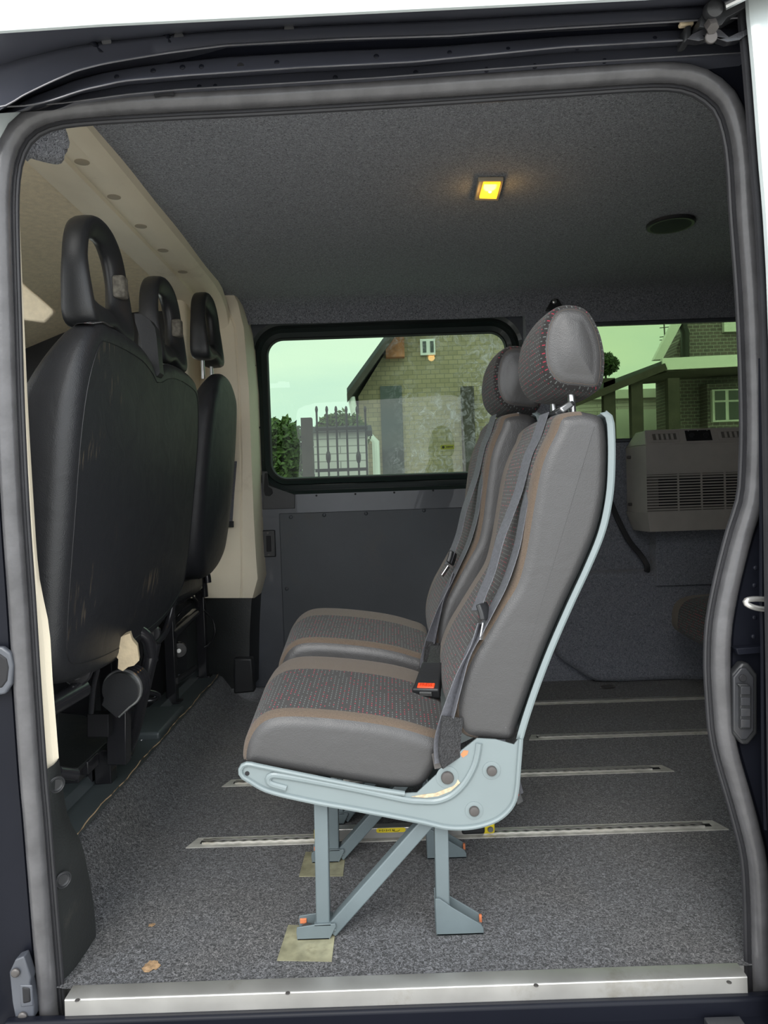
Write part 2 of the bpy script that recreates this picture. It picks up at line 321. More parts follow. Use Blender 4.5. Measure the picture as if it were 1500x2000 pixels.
class MB:
    """collects shapes (world coordinates) and links them as one mesh object"""
    def __init__(s): s.v = []; s.f = []; s.mi = []; s.uv = {}; s.cur = 0; s.sm = []
    def add(s, vs, fs, smooth=True, uvs=None):
        o = len(s.v); s.v += [tuple(v) for v in vs]
        for k, f in enumerate(fs):
            if uvs: s.uv[len(s.f)] = [uvs[i] for i in f]
            s.f.append([i+o for i in f]); s.mi.append(s.cur); s.sm.append(smooth)
        return s
    def box(s, a, b, rot=None, piv=None):
        x0, y0, z0 = a; x1, y1, z1 = b
        vs = [Vector(p) for p in ((x0,y0,z0),(x1,y0,z0),(x1,y1,z0),(x0,y1,z0),(x0,y0,z1),(x1,y0,z1),(x1,y1,z1),(x0,y1,z1))]
        if rot is not None:
            c = Vector(piv) if piv is not None else sum(vs, Vector())/8
            vs = [c + rot @ (v-c) for v in vs]
        return s.add(vs, [(0,3,2,1),(4,5,6,7),(0,1,5,4),(1,2,6,5),(2,3,7,6),(3,0,4,7)], False)
    def bar(s, p, q, w, h, up=(0,0,1), twist=0):
        p, q = Vector(p), Vector(q); d = (q-p).normalized(); u = Vector(up)
        a = d.cross(u)
        if a.length < 1e-4: a = d.cross(Vector((0,1,0)))
        a.normalize(); b = a.cross(d).normalized()
        vs = []
        for e in (p, q):
            for i, j in ((-1,-1),(1,-1),(1,1),(-1,1)): vs.append(e + a*(i*w/2) + b*(j*h/2))
        return s.add(vs, [(3,2,1,0),(4,5,6,7),(0,1,5,4),(1,2,6,5),(2,3,7,6),(3,0,4,7)], False)
    def prism(s, poly, y0, y1, smooth=False):
        n = len(poly)
        vs = [(x, y0, z) for x, z in poly] + [(x, y1, z) for x, z in poly]
        fs = [tuple(range(n)), tuple(range(2*n-1, n-1, -1))] + [(i, i+n, (i+1) % n + n, (i+1) % n) for i in range(n)]
        return s.add(vs, fs, smooth)
    def extr(s, pts, off):
        """closed polygon of 3-D points pushed along an offset"""
        n = len(pts); off = Vector(off); vs = [Vector(p) for p in pts] + [Vector(p)+off for p in pts]
        fs = [tuple(range(n)), tuple(range(2*n-1, n-1, -1))] + [(i, i+n, (i+1) % n + n, (i+1) % n) for i in range(n)]
        return s.add(vs, fs, False)
    def tube(s, path, r, n=12, closed=False, cap=True, sx=1.0, up=(0,1,0)):
        path = [Vector(p) for p in path]; k = len(path); vs = []
        rr = r if isinstance(r, (list, tuple)) else [r]*k
        upv = Vector(up)
        for i, p in enumerate(path):
            if closed: d = path[(i+1) % k]-path[i-1]
            else: d = path[min(i+1, k-1)]-path[max(i-1, 0)]
            d.normalize(); a = d.cross(upv)
            if a.length < 1e-3: a = d.cross(Vector((0.3, 0.2, 1)))
            a.normalize(); b = a.cross(d).normalized()
            for j in range(n):
                t = 2*PI*j/n
                vs.append(p + a*(math.cos(t)*rr[i]*sx) + b*(math.sin(t)*rr[i]))
        fs = []
        for i in range(k if closed else k-1):
            i2 = (i+1) % k
            for j in range(n): fs.append((i*n+j, i*n+(j+1) % n, i2*n+(j+1) % n, i2*n+j))
        if cap and not closed: fs += [tuple(range(n-1, -1, -1)), tuple((k-1)*n+j for j in range(n))]
        return s.add(vs, fs, True)
    def strip(s, path, w, t, wdir):
        """ribbon: rectangle section, width along wdir"""
        path = [Vector(p) for p in path]; k = len(path); vs = []
        for i, p in enumerate(path):
            d = (path[min(i+1, k-1)]-path[max(i-1, 0)]).normalized()
            a = wdir(i/(k-1)) if callable(wdir) else Vector(wdir)
            a = Vector(a); a = (a - d*a.dot(d)).normalized(); b = a.cross(d).normalized()
            ww = w(i/(k-1)) if callable(w) else w
            for x, y in ((-1,-1),(1,-1),(1,1),(-1,1)): vs.append(p + a*(x*ww/2) + b*(y*t/2))
        fs = [(3,2,1,0), tuple((k-1)*4+j for j in range(4))]
        for i in range(k-1):
            for j in range(4): fs.append((i*4+j, i*4+(j+1) % 4, (i+1)*4+(j+1) % 4, (i+1)*4+j))
        return s.add(vs, fs, True)
    def disc(s, c, nrm, r, h, n=24, dome=0.0, r2=None):
        c = Vector(c); nrm = Vector(nrm).normalized(); a = nrm.orthogonal().normalized(); b = nrm.cross(a)
        rings = [(r, 0), (r, h*0.7), ((r2 or r*0.88), h)]
        if dome: rings += [(r*0.6, h+dome*0.7), (r*0.25, h+dome)]
        vs = []
        for rad, z in rings:
            for j in range(n): t = 2*PI*j/n; vs.append(c+nrm*z+a*(rad*math.cos(t))+b*(rad*math.sin(t)))
        fs = []
        for i in range(len(rings)-1):
            for j in range(n): fs.append((i*n+j, i*n+(j+1) % n, (i+1)*n+(j+1) % n, (i+1)*n+j))
        fs.append(tuple((len(rings)-1)*n+j for j in range(n))); fs.append(tuple(range(n-1, -1, -1)))
        return s.add(vs, fs, True)
    def ball(s, c, r, n=12, sc=(1,1,1)):
        vs = []; fs = []; m = n//2
        for i in range(m+1):
            for j in range(n):
                a = PI*i/m; t = 2*PI*j/n
                vs.append((c[0]+r*sc[0]*math.sin(a)*math.cos(t), c[1]+r*sc[1]*math.sin(a)*math.sin(t), c[2]+r*sc[2]*math.cos(a)))
        for i in range(m):
            for j in range(n): fs.append((i*n+j, i*n+(j+1) % n, (i+1)*n+(j+1) % n, (i+1)*n+j))
        return s.add(vs, fs, True)
    def grid(s, rows, closed=False):
        n = len(rows[0]); vs = [p for r in rows for p in r]; fs = []
        for i in range(len(rows)-1):
            for j in range(n if closed else n-1):
                fs.append((i*n+j, i*n+(j+1) % n, (i+1)*n+(j+1) % n, (i+1)*n+j))
        return s.add(vs, fs, True)
    def build(s, name, m, parent=None, bevel=0, solid=0, sub=0, merge=False, autos=35):
        me = bpy.data.meshes.new(name); o = bpy.data.objects.new(name, me)
        base = Vector((0,0,0))
        if parent is not None: base = Vector(parent['_w']) if '_w' in parent else parent.location.copy()
        me.from_pydata([tuple(Vector(v)-base) for v in s.v], [], s.f)
        for mm in (m if isinstance(m, (list, tuple)) else [m]): me.materials.append(mm)
        for p, mi, sm in zip(me.polygons, s.mi, s.sm): p.material_index = mi; p.use_smooth = True
        if s.uv:
            ul = me.uv_layers.new(name='UVMap')
            for fi, us in s.uv.items():
                for li, uv in zip(me.polygons[fi].loop_indices, us): ul.data[li].uv = uv
        bm = bmesh.new(); bm.from_mesh(me)
        if merge: bmesh.ops.remove_doubles(bm, verts=bm.verts, dist=1e-5)
        bmesh.ops.recalc_face_normals(bm, faces=bm.faces)
        big = [f for f in bm.faces if len(f.verts) > 4]
        if big: bmesh.ops.triangulate(bm, faces=big, quad_method='BEAUTY', ngon_method='EAR_CLIP')
        for e in bm.edges:
            if len(e.link_faces) == 2 and e.calc_face_angle(0) > math.radians(autos): e.smooth = False
        bm.to_mesh(me); bm.free()
        col.objects.link(o)
        if parent is not None: o.parent = parent
        if solid:
            md = o.modifiers.new('solid', 'SOLIDIFY'); md.thickness = solid; md.offset = 0
        if bevel:
            md = o.modifiers.new('bevel', 'BEVEL'); md.width = bevel; md.segments = 3; md.limit_method = 'ANGLE'; md.angle_limit = math.radians(40)
            md.harden_normals = False
        if sub:
            md = o.modifiers.new('sub', 'SUBSURF'); md.levels = sub; md.render_levels = sub
        return o

def build_sub(mb, name, m, part, **k):
    """sub-part: parent is a part whose own origin sits at its thing's origin"""
    o = mb.build(name, m, None, **k)
    root = part.parent
    off = root.location
    for v in o.data.vertices: v.co -= off
    o.parent = part
    return o

def bands(B, m, part, **k):
    for b in (B, B.other):
        if b.f: build_sub(b, 'cloth_border', m, part, **k)

def struct(mb, name, m, parent=None, **k):
    o = mb.build(name, m, parent, **k)
    if parent is None: o['kind'] = 'structure'
    return o

def smooth_path(pts, n=80, closed=False):
    """Catmull-Rom resampled at equal lengths"""
    p = [Vector(q) for q in pts]; k = len(p); out = []
    seg = k if closed else k-1
    for i in range(seg):
        if closed: a, b, c, d = p[i-1], p[i], p[(i+1) % k], p[(i+2) % k]
        else: a, b, c, d = p[max(i-1, 0)], p[i], p[i+1], p[min(i+2, k-1)]
        for j in range(16):
            t = j/16
            out.append(0.5*((2*b)+(c-a)*t+(2*a-5*b+4*c-d)*t*t+(3*b-a-3*c+d)*t**3))
    if not closed: out.append(p[-1])
    L = [0]
    q = out + ([out[0]] if closed else [])
    for i in range(1, len(q)): L.append(L[-1]+(q[i]-q[i-1]).length)
    res = []; j = 0
    m = n if closed else n-1
    for i in range(n):
        s = L[-1]*i/m
        while j < len(L)-2 and L[j+1] < s: j += 1
        e = L[j+1]-L[j]
        res.append(q[j].lerp(q[j+1], (s-L[j])/e if e > 0 else 0))
    return res

def smooth2(pts, n=80, closed=True):
    return [(v.x, v.z) for v in smooth_path([(x, 0, z) for x, z in pts], n, closed)]

def roundrect(x0, z0, x1, z1, r, n=8):
    out = []
    for cx, cz, a0 in ((x1-r, z1-r, 0), (x0+r, z1-r, PI/2), (x0+r, z0+r, PI), (x1-r, z0+r, 3*PI/2)):
        for i in range(n+1):
            a = a0+PI/2*i/n; out.append((cx+r*math.cos(a), cz+r*math.sin(a)))
    return out

def inset(poly, d):
    """offset a closed (x,z) outline inwards by d along vertex normals"""
    n = len(poly); area = sum(poly[i][0]*poly[(i+1) % n][1]-poly[(i+1) % n][0]*poly[i][1] for i in range(n))
    sg = 1 if area > 0 else -1; out = []
    for i in range(n):
        a, b, c = Vector(poly[i-1]), Vector(poly[i]), Vector(poly[(i+1) % n])
        t = (c-a); 
        if t.length < 1e-9: out.append(tuple(b)); continue
        t.normalize(); out.append((b.x - sg*t.y*d, b.y + sg*t.x*d))
    return out

def inset_clean(poly, d):
    """inset whose overlaps at tight corners are bridged"""
    out = inset(poly, d)
    if d < 1e-5: return out
    n = len(out); good = []
    def seg(p, a, b):
        ax, ay = a; bx, by = b; dx, dy = bx-ax, by-ay; L = dx*dx+dy*dy
        t = 0 if L == 0 else max(0, min(1, ((p[0]-ax)*dx+(p[1]-ay)*dy)/L))
        return math.hypot(p[0]-ax-t*dx, p[1]-ay-t*dy)
    for p in out: good.append(min(seg(p, poly[i-1], poly[i]) for i in range(n)) >= d*0.97)
    if sum(good) < 4: return out
    res = list(out)
    for i in range(n):
        if good[i]: continue
        a = i
        while not good[a % n]: a -= 1
        b = i
        while not good[b % n]: b += 1
        t = (i-a)/(b-a); A_, B_ = out[a % n], out[b % n]
        res[i] = (A_[0]+(B_[0]-A_[0])*t, A_[1]+(B_[1]-A_[1])*t)
    return res

def ringframe(mb, inner, outer, yi, yo):
    n = len(inner)
    vs = [(x, yi, z) for x, z in inner]+[(x, yo, z) for x, z in outer]
    mb.add(vs, [(i, (i+1) % n, (i+1) % n+n, i+n) for i in range(n)])
    return mb

def upholstery(profile, y0, y1, r, fab, band=(0.045, 0.045), n=110, pipe=0.45, crown=0.0, bulge=0.0, split=False, rise=False):
    """closed (x,z) profile stretched from y0 to y1 with rounded ends.
    fab(i) tells whether profile point i lies on the cloth side.  Returns leather, band, panel meshes."""
    prof = smooth2(profile, n)
    st = [(y0+r*(1-math.cos(PI/2*k/8)), r*(1-math.sin(PI/2*k/8)), k/8) for k in range(9)]
    mid = [y0+r+(y1-y0-2*r)*t for t in (0.04, 0.10, 0.16, 0.22, 0.3, 0.4, 0.5, 0.6, 0.7, 0.78, 0.84, 0.90, 0.96)]
    st += [(y, 0, 2) for y in mid]
    st += [(y1-r*(1-math.cos(PI/2*k/8)), r*(1-math.sin(PI/2*k/8)), k/8) for k in range(8, -1, -1)]
    L = [0]
    for i in range(1, n): L.append(L[-1]+math.dist(prof[i], prof[i-1]))
    rows = []
    for y, ins, _ in st:
        t = (y-y0)/(y1-y0); c = crown*(math.sin(PI*t)**0.7 if not rise else min(1, 1.25*t)) if crown else 0
        pr = inset_clean(prof, ins)
        if c:
            up = inset(prof, -c); pr = [tuple(Vector(p)+(Vector(u)-Vector(q))*(1 if fab(i) else 0)) for i, (p, u, q) in enumerate(zip(pr, up, prof))]
        rows.append([(x, y, z) for x, z in pr])
    A, B, C, A2, B2 = MB(), MB(), MB(), MB(), MB(); B.other = B2
    ym = (y0+y1)/2; hw = (y1-y0)/2
    for s in range(len(rows)-1):
        yc = (rows[s][0][1]+rows[s+1][0][1])/2; frac = max(st[s][2], 0) if st[s][2] <= 1 else 2
        fr2 = st[s+1][2] if st[s+1][2] <= 1 else 2
        for i in range(n):
            j = (i+1) % n
            vs = [rows[s][i], rows[s][j], rows[s+1][j], rows[s+1][i]]
            if not (fab(i) and fab(j)) or min(frac, fr2) < pipe: tgt = A2 if (yc > ym and split) else A
            elif yc-y0 < band[0]: tgt = B
            elif y1-yc < band[1]: tgt = B2
            else: tgt = C
            uj = L[j] if j else L[i]+0.005
            tgt.add(vs, [(0,1,2,3)], True, [(L[i]+5, vs[0][1]+5), (uj+5, vs[1][1]+5), (uj+5, vs[2][1]+5), (L[i]+5, vs[3][1]+5)])
    for row, sg in ((rows[0], -1), (rows[-1], 1)):
        AA = A2 if (sg > 0 and split) else A
        if bulge:
            c = sum((Vector(p) for p in row), Vector())/n; rr = [row]
            for q in (0.92, 0.8, 0.62, 0.4, 0.18):
                rr.append([tuple(c+(Vector(p)-c)*q+Vector((0, sg*bulge*(1-q*q), 0))) for p in row])
            AA.grid(rr, True); AA.add(rr[-1], [tuple(range(n))])
        else: AA.add(row, [tuple(range(n))])
    return (A, B, C, A2) if split else (A, B, C)

# ================================================================ VAN SHELL
def px_poly(pts, Y, dy): return MB().extr([P(a, b, Y) for a, b in pts], (0, dy, 0))
SEAL = [(147,215),(330,203),(513,194),(800,177),(1100,157),(1250,147),(1320,147),(1370,160),(1417,197),(1439,253),(1449,320),(1455,420),
        (1468,600),(1475,800),(1473,920),(1467,980),(1448,1040),(1432,1100),(1418,1160),(1407,1225),(1404,1300),(1408,1375),
        (1412,1425),(1422,1475),(1444,1550),(1458,1600),(1475,1672),(1481,1754),(1484,1877),(1487,1996),(1487,2060),(1440,2105),
        (1200,2125),(400,2150),(160,2150),(115,2110),(101,1997),(90,1862),(79,1725),(68,1587),(62,1520),(50,1347),(39,1173),(27,1000),(17,800),(12,640),(7,480),(6,380),
        (14,310),(38,258),(80,229)]
seal3 = smooth_path([P(a, b, 0.0) for a, b in SEAL], 220, True)
seal2 = [(p.x, p.z) for p in seal3]
cx, cz = 0.0, 0.72
OUT = (-2.3, 0.98, -0.30, 1.62)          # outer limits of the body side that frames the doorway
def outer_pt(x, z):
    dx, dz = x-cx, z-cz; t = 1e9
    if dx < 0: t = min(t, (-0.80-cx)/dx)
    if dx > 0: t = min(t, (0.90-cx)/dx)
    if dz < 0: t = min(t, (-0.16-cz)/dz)
    if dz > 0: t = min(t, (1.60-cz)/dz)
    return (cx+dx*t, cz+dz*t)
mb = MB(); rows = []
outer = [outer_pt(*p) for p in seal2]
for f, y, ins in ((0, 0.020, 0.014), (0, 0.010, 0.012), (0, 0.012, -0.016), (0, -0.004, -0.022), (0.25, -0.006, 0), (0.42, -0.02, 0), (0.50, -0.045, 0), (1.0, -0.06, 0)):
    base = inset(seal2, ins) if ins else inset(seal2, -0.024)
    rows.append([(x+(ox-x)*f, y, z+(oz-z)*f) for (x, z), (ox, oz) in zip(base, outer)])
mb.grid(rows, True)
jamb = struct(mb, 'trim_1', M['body'])
jamb['label'] = 'dark painted body side framing the open sliding doorway'

seal = empty('door_seal', (0, 0, 0.7), 'grey black rubber weather seal running round the open side doorway', 'door seal')
mb = MB(); mb.tube([(x, -0.006, z) for x, z in seal2], 0.0158, 14, closed=True, up=(0,1,0)); mb.build('seal_tube', M['rubber'], seal)
lip = inset(seal2, 0.0165)
mb = MB(); mb.strip([(x, 0.006, z) for x, z in lip+[lip[0]]], 0.011, 0.006, (0,1,0))
lip2 = inset(seal2, 0.0195)
mb.tube([(x, 0.008, z) for x, z in lip2], 0.0042, 8, closed=True); mb.build('seal_lip', M['rubber_dark'], seal)

# floor: flat carpet that banks up to the cab at the left
def prof_y(pts, y0, y1, n=1):
    mb = MB(); rows = [[(x, y0+(y1-y0)*k/n, z) for x, z in pts] for k in range(n+1)]
    return mb.grid(rows)
fl = [(-0.725, 0.098), (-0.715, 0.100), (-0.695, 0.092), (-0.665, 0.055), (-0.64, 0.022), (-0.615, 0.006), (-0.58, 0.0), (2.05, 0.0)]
struct(prof_y(fl, -0.004, 2.02, 8), 'floor', M['floor'])
mb = prof_y([(-2.2, 0.06), (-1.2, 0.06), (-0.98, 0.06), (-0.95, 0.09), (-0.86, 0.095), (-0.845, 0.118), (-0.80, 0.12), (-0.785, 0.099), (-0.70, 0.102)], 0.0, 2.0, 4)
cabfloor = struct(mb, 'floor', M['vinyl'])
mb = MB()
edge = smooth_path([(-0.708, y, 0.104) for y in (0.25, 0.6, 0.9, 1.2, 1.5, 1.75)], 60)
for i, p in enumerate(edge): p.x += 0.0015*math.sin(i*1.7)+0.003*math.sin(i*0.5)
mb.tube(edge, 0.0016, 6); mb.build('carpet_backing_edge', M['thread'], cabfloor)

# ceiling carpet with coves down to both sides
cy = smooth_path([(0, 0.030, 1.56), (0, 0.07, 1.60), (0, 0.15, 1.642), (0, 0.35, 1.657), (0, 0.9, 1.662), (0, 1.5, 1.66), (0, 1.74, 1.655), (0, 1.80, 1.635), (0, 1.828, 1.60), (0, 1.835, 1.56)], 70)
rows = []
for k in range(60):
    x = -0.625+2.67*k/59
    rows.append([(x, p.y+0.004*noise.noise((x*3, p.y*2, 1)), p.z+0.005*noise.noise((x*3, p.y*3, p.z*2))) for p in cy])
struct(MB().grid(rows), 'ceiling', M['felt'])
# loose carpet flap at the front upper corner of the doorway
mb = MB(); rows = []
for k in range(14):
    t = k/13; a = P(40+85*t, 262-22*t, 0.06); b = P(50+75*t, 312+6*math.sin(t*5)-34*max(0, t-0.75)*4*0.5, 0.10)
    rows.append([tuple(a.lerp(b, q)+Vector((0, 0.02*math.sin(q*PI+t*6), 0))) for q in (0, 0.25, 0.5, 0.75, 1)])
tag(mb.grid(rows).build('carpet_flap', M['felt'], None, solid=0.008), 'frayed flap of dark carpet hanging at the upper front corner of the doorway', 'carpet flap')

# far wall: carpeted part to the rear with a side window opening
WY = 1.835
wz0, wz1, wx0, wx1 = 1.025, 1.512, 0.80, 1.82
hole = roundrect(wx0, wz0, wx1, wz1, 0.03)
def wallring(mb, hole, x0, x1, z0, z1, y, yb=None):
    n = len(hole); hx = sum(p[0] for p in hole)/n; hz = sum(p[1] for p in hole)/n; out = []
    for x, z in hole:
        dx, dz = x-hx, z-hz; t = 1e9
        if dx < -1e-9: t = min(t, (x0-hx)/dx)
        if dx > 1e-9: t = min(t, (x1-hx)/dx)
        if dz < -1e-9: t = min(t, (z0-hz)/dz)
        if dz > 1e-9: t = min(t, (z1-hz)/dz)
        out.append((hx+dx*t, hz+dz*t))
    # push nearest samples into the four corners so the sheet is a true rectangle
    for c in ((x0, z0), (x1, z0), (x1, z1), (x0, z1)):
        j = min(range(n), key=lambda i: math.dist(out[i], c)); out[j] = c
    ringframe(mb, hole, out, y, y)
    if yb is not None:
        vs = [(x, y, z) for x, z in hole]+[(x, yb, z) for x, z in hole]
        mb.add(vs, [(i, (i+1) % n, (i+1) % n+n, i+n) for i in range(n)])
mb = MB(); wallring(mb, hole, 0.63, 2.05, -0.02, 1.58, WY, WY+0.035); wb = struct(mb, 'wall_back', M['felt2'])
mb = MB(); mb.box((0.625, WY-0.002, -0.02), (0.633, 2.02, 1.60)); mb.build('reveal', M['felt2'], wb)
w2 = struct(MB().box((wx0-0.03, WY+0.030, wz0-0.03), (wx1+0.03, WY+0.034, wz1+0.03)), 'window_2', M['glass2'])
mb = MB(); ringframe(mb, roundrect(wx0+0.004, wz0+0.004, wx1-0.004, wz1-0.004, 0.03), roundrect(wx0-0.012, wz0-0.012, wx1+0.012, wz1+0.012, 0.035), WY-0.004, WY-0.003)
mb.build('window_edging', M['metal_band'], w2, solid=0.004)
# carpeted wheel arch low on that wall
a = [(0.70, -0.01), (0.69, 0.10), (0.70, 0.26), (0.74, 0.42), (0.80, 0.47), (2.05, 0.47), (2.05, -0.01)]
arch_out = smooth2([(0.715, 0.12), (0.70, 0.20), (0.70, 0.32), (0.73, 0.44), (0.80, 0.468), (1.2, 0.47), (2.04, 0.47), (2.04, 0.0), (1.2, 0.0), (0.93, 0.0), (0.86, 0.012), (0.78, 0.065)], 90)
mb = MB(); rows = [[(x, 1.84, z) for x, z in arch_out]]
for y, i_ in ((1.80, 0), (1.785, 0.004), (1.775, 0.012), (1.77, 0.024)): rows.append([(x, y, z) for x, z in inset(arch_out, i_)])
mb.grid(rows, True); mb.add(rows[-1], [tuple(range(len(arch_out)))])
wa = struct(mb, 'trim_2', M['felt2']); wa['label'] = 'carpeted wheel arch box'
# raised carpet square above the arch
mb = MB(); q = P(1281, 1144, 1.765); mb.box((q.x, 1.752, q.z), (2.04, 1.83, 0.80)); 
tr3 = struct(mb, 'trim_3', M['felt2'], bevel=0.004); tr3['label'] = 'carpet covered panel under the air conditioner'
# the rest of the box behind the doorway
struct(MB().box((2.04, -0.02, -0.02), (2.06, 1.86, 1.68)), 'wall_right', M['felt2'])
struct(MB().box((0.70, 0.03, -0.02), (2.06, 0.045, 1.66)), 'wall_front', M['felt2'])
mb = MB(); mb.box((-0.62, -0.05, 1.672), (2.08, 2.02, 1.682)); mb.box((-2.0, 0, 1.665), (-0.6, 1.9, 1.675)); rf = struct(mb, 'trim_4', M['body_matt']); rf['label'] = 'roof skin above the lining'

# ---------------- far sliding door: frame, window, panel
D = 1.90
door = struct(MB().box((-0.62, 2.0, -0.05), (0.66, 2.012, 0.90)), 'door_1', M['body'])
g = roundrect(P(529, 800, D+0.03).x, P(760, 926, D+0.03).z, P(988, 800, D+0.03).x, P(760, 659, D+0.03).z, 0.065, 10)
g0 = [inset(g, k) for k in (0, -0.006, -0.012, -0.030, -0.034, -0.055, -0.060, -0.075)]
mb = MB()
mb.grid([[(x, y, z) for x, z in gg] for gg, y in zip((g0[0], g0[1], g0[2]), (D+0.028, D+0.016, D+0.018))], True)
mb.build('window_rubber', M['rubber_dark'], door)
mb = MB(); mb.grid([[(x, y, z) for x, z in gg] for gg, y in zip(g0[2:], (D+0.018, D+0.008, D+0.034, D+0.040, D-0.002, D-0.010))], True)
mb.build('window_frame', M['green_metal'], door)
mb = MB(); wallring(mb, g0[7], -0.60, 0.64, 0.745, 1.62, D-0.010); mb.build('door_inner_skin', M['metal_band'], door)
w1 = struct(MB().add([(x, D+0.03, z) for x, z in inset(g, -0.004)], [tuple(range(len(g)))]), 'window_1', M['glass'])
c = P(874, 873, D+0.02)
mb = MB(); mb.add([(x, D+0.028, z) for x, z in roundrect(c.x-0.030, c.z-0.010, c.x+0.030, c.z+0.010, 0.005, 4)], [tuple(range(20))])
st = mb.build('sticker', M['sticker'], w1)
mb = MB()
for k in range(5): mb.box((c.x-0.004+k*0.006, D+0.0268, c.z-0.003), (c.x-0.0005+k*0.006, D+0.0275, c.z+0.004))
mb.ball((c.x-0.018, D+0.027, c.z), 0.006, 8, (1, 0.08, 1))
build_sub(mb, 'sticker_print', M['wood'], st) if False else mb.build('sticker_print', M['leaf_dark'], w1)
# door skin parts below the window
zb0 = P(540, 997, D).z; xl = P(505, 997, D).x; xp = P(546, 1005, D).x; zp = P(546, 1003, D-0.01).z
mb = MB(); mb.box((-0.60, D-0.004, 0.0), (xp+0.004, D+0.03, zb0+0.01)); mb.build('door_post', M['metal_band'], door, bevel=0.003)
panel = MB().box((xp, D-0.016, 0.09), (0.60, D-0.010, zp)).build('lining_panel', M['ply'], door, bevel=0.004)
mb = MB(); mb.box((xp, D-0.006, 0.0), (0.62, D+0.02, zp+0.02)); mb.build('lower_skin', M['body'], door)
for px, py in ((568,1010),(633,1006),(715,1003),(828,997),(912,994),(560,1290),(560,1150)):
    q = P(px, py, D-0.018); MB().disc((q.x, D-0.016, q.z), (0,-1,0), 0.0085, 0.003, 14, 0.002).build('rivet', M['ply'], door)
for px, py in ((618,968),(694,965),(770,962),(846,958),(498,714),(508,835),(513,899)):
    q = P(px, py, D-0.010); MB().disc((q.x, D-0.0102, q.z), (0,-1,0), 0.0045, 0.001, 10).build('screw_hole', M['dark'], door)
px_poly([(511,920),(522,920),(525,948),(576,966),(576,993),(513,995)], D-0.014, 0.006).build('latch_cover', M['black'], door, bevel=0.002)
px_poly([(517,924),(522,924),(524,950),(531,955),(533,963),(527,969),(518,968),(515,958)], D-0.017, 0.004).build('latch', M['dark'], door, bevel=0.001)
q = P(524, 1062, D-0.02)
lc = MB().box((q.x-0.028, q.y, q.z-0.058), (q.x+0.03, q.y+0.016, q.z+0.058)).build('lock_housing', M['black'], door, bevel=0.004)
MB().box((q.x-0.008, q.y-0.004, q.z-0.034), (q.x+0.012, q.y+0.006, q.z+0.034)).build('lock_slot', M['dark'], door, bevel=0.002)
for s_ in (-1, 1):
    MB().disc((q.x+0.0, q.y-0.0002, q.z+s_*0.047), (0,-1,0), 0.005, 0.002, 10).build('lock_screw', M['bolt'], door)

# ---------------- far pillar trim (beige above, black below) and roof bar
def px_row(pts, y): return [tuple(P(a, y, Y)) for a, Y in pts]
rows = []
for py, a, b, c in ((560, 400, 425, 452), (590, 415, 440, 468), (640, 430, 458, 480), (760, 434, 466, 490), (900, 430, 470, 495), (1020, 418, 470, 500), (1090, 405, 472, 504), (1130, 398, 472, 507), (1168, 392, 470, 497)):
    rows.append([tuple(P(a-70, py, 1.80)), tuple(P(a-14, py, 1.735)), tuple(P(a, py, 1.725)), tuple(P(b-2, py, 1.72)), tuple(P(b+1, py, 1.724)), tuple(P(b+4, py, 1.72)), tuple(P(c-4, py, 1.725)), tuple(P(c, py, 1.745)), tuple(P(c, py, 1.745)+Vector((0.004, 0.17, 0)))])
pil = struct(MB().grid(rows), 'trim_5', M['beige']); pil['label'] = 'beige pillar trim between cab and far sliding door'
rows = []
for py, a, c in ((1160, 392, 496), (1175, 392, 494), (1230, 392, 491), (1290, 392, 490), (1345, 392, 489)):
    rows.append([tuple(P(a-60, py, 1.85)), tuple(P(a, py, 1.76)), tuple(P((a+c)/2+12, py, 1.73)), tuple(P(c-3, py, 1.735)), tuple(P(c, py, 1.75)), tuple(P(c, py, 1.75)+Vector((0.01, 0.16, 0)))])
pl = struct(MB().grid(rows), 'trim_6', M['black_worn']); pl['label'] = 'black lower pillar trim below the beige trim'
px_poly([(456,1286),(492,1286),(497,1352),(456,1356)], 1.70, 0.05).build('pillar_foot', M['black'], pl, bevel=0.008)
# driver belt hanging from the slot in the beige pillar trim
q = P(441, 1024, 1.712)
dbelt = empty('driver_seat_belt', q, 'black belt webbing hanging down the beige pillar behind the driver seat', 'seat belt')
px_poly([(426,1018),(456,1018),(456,1030),(426,1030)], 1.712, 0.01).build('slot_bezel', M['black'], dbelt, bevel=0.002)
MB().strip([P(452, 900, 1.70), P(447, 960, 1.705), P(443, 1024, 1.712)], 0.045, 0.0015, (1, 0.2, 0)).build('webbing', M['webbing'], dbelt)

sec = [(-0.600, 1.668), (-0.606, 1.640), (-0.622, 1.628), (-0.648, 1.626), (-0.652, 1.632), (-0.700, 1.632), (-0.704, 1.622), (-0.745, 1.619), (-0.765, 1.628), (-0.80, 1.632)]
rows = []
for y, dz in [(0.10, -0.012), (0.2, -0.004), (0.35, 0), (0.8, 0), (1.3, 0), (1.50, -0.004), (1.60, -0.016), (1.68, -0.05), (1.73, -0.11), (1.745, -0.2)]:
    rows.append([(x, y, z+dz) for x, z in sec])
bar = struct(MB().grid(rows), 'trim_7', M['beige']); bar['label'] = 'beige plastic roof bar between headliner and carpet'
for a, b in ((170,316),(243,384),(300,441),(349,488),(385,530)):
    q = PZ(a, b, 1.632); MB().disc((-0.676, q.y, 1.6322), (0,0,-1), 0.017, 0.0015, 18).build('recess', M['beige_dim'], bar)  # flat discs; the dimples' shade is put into a darker beige
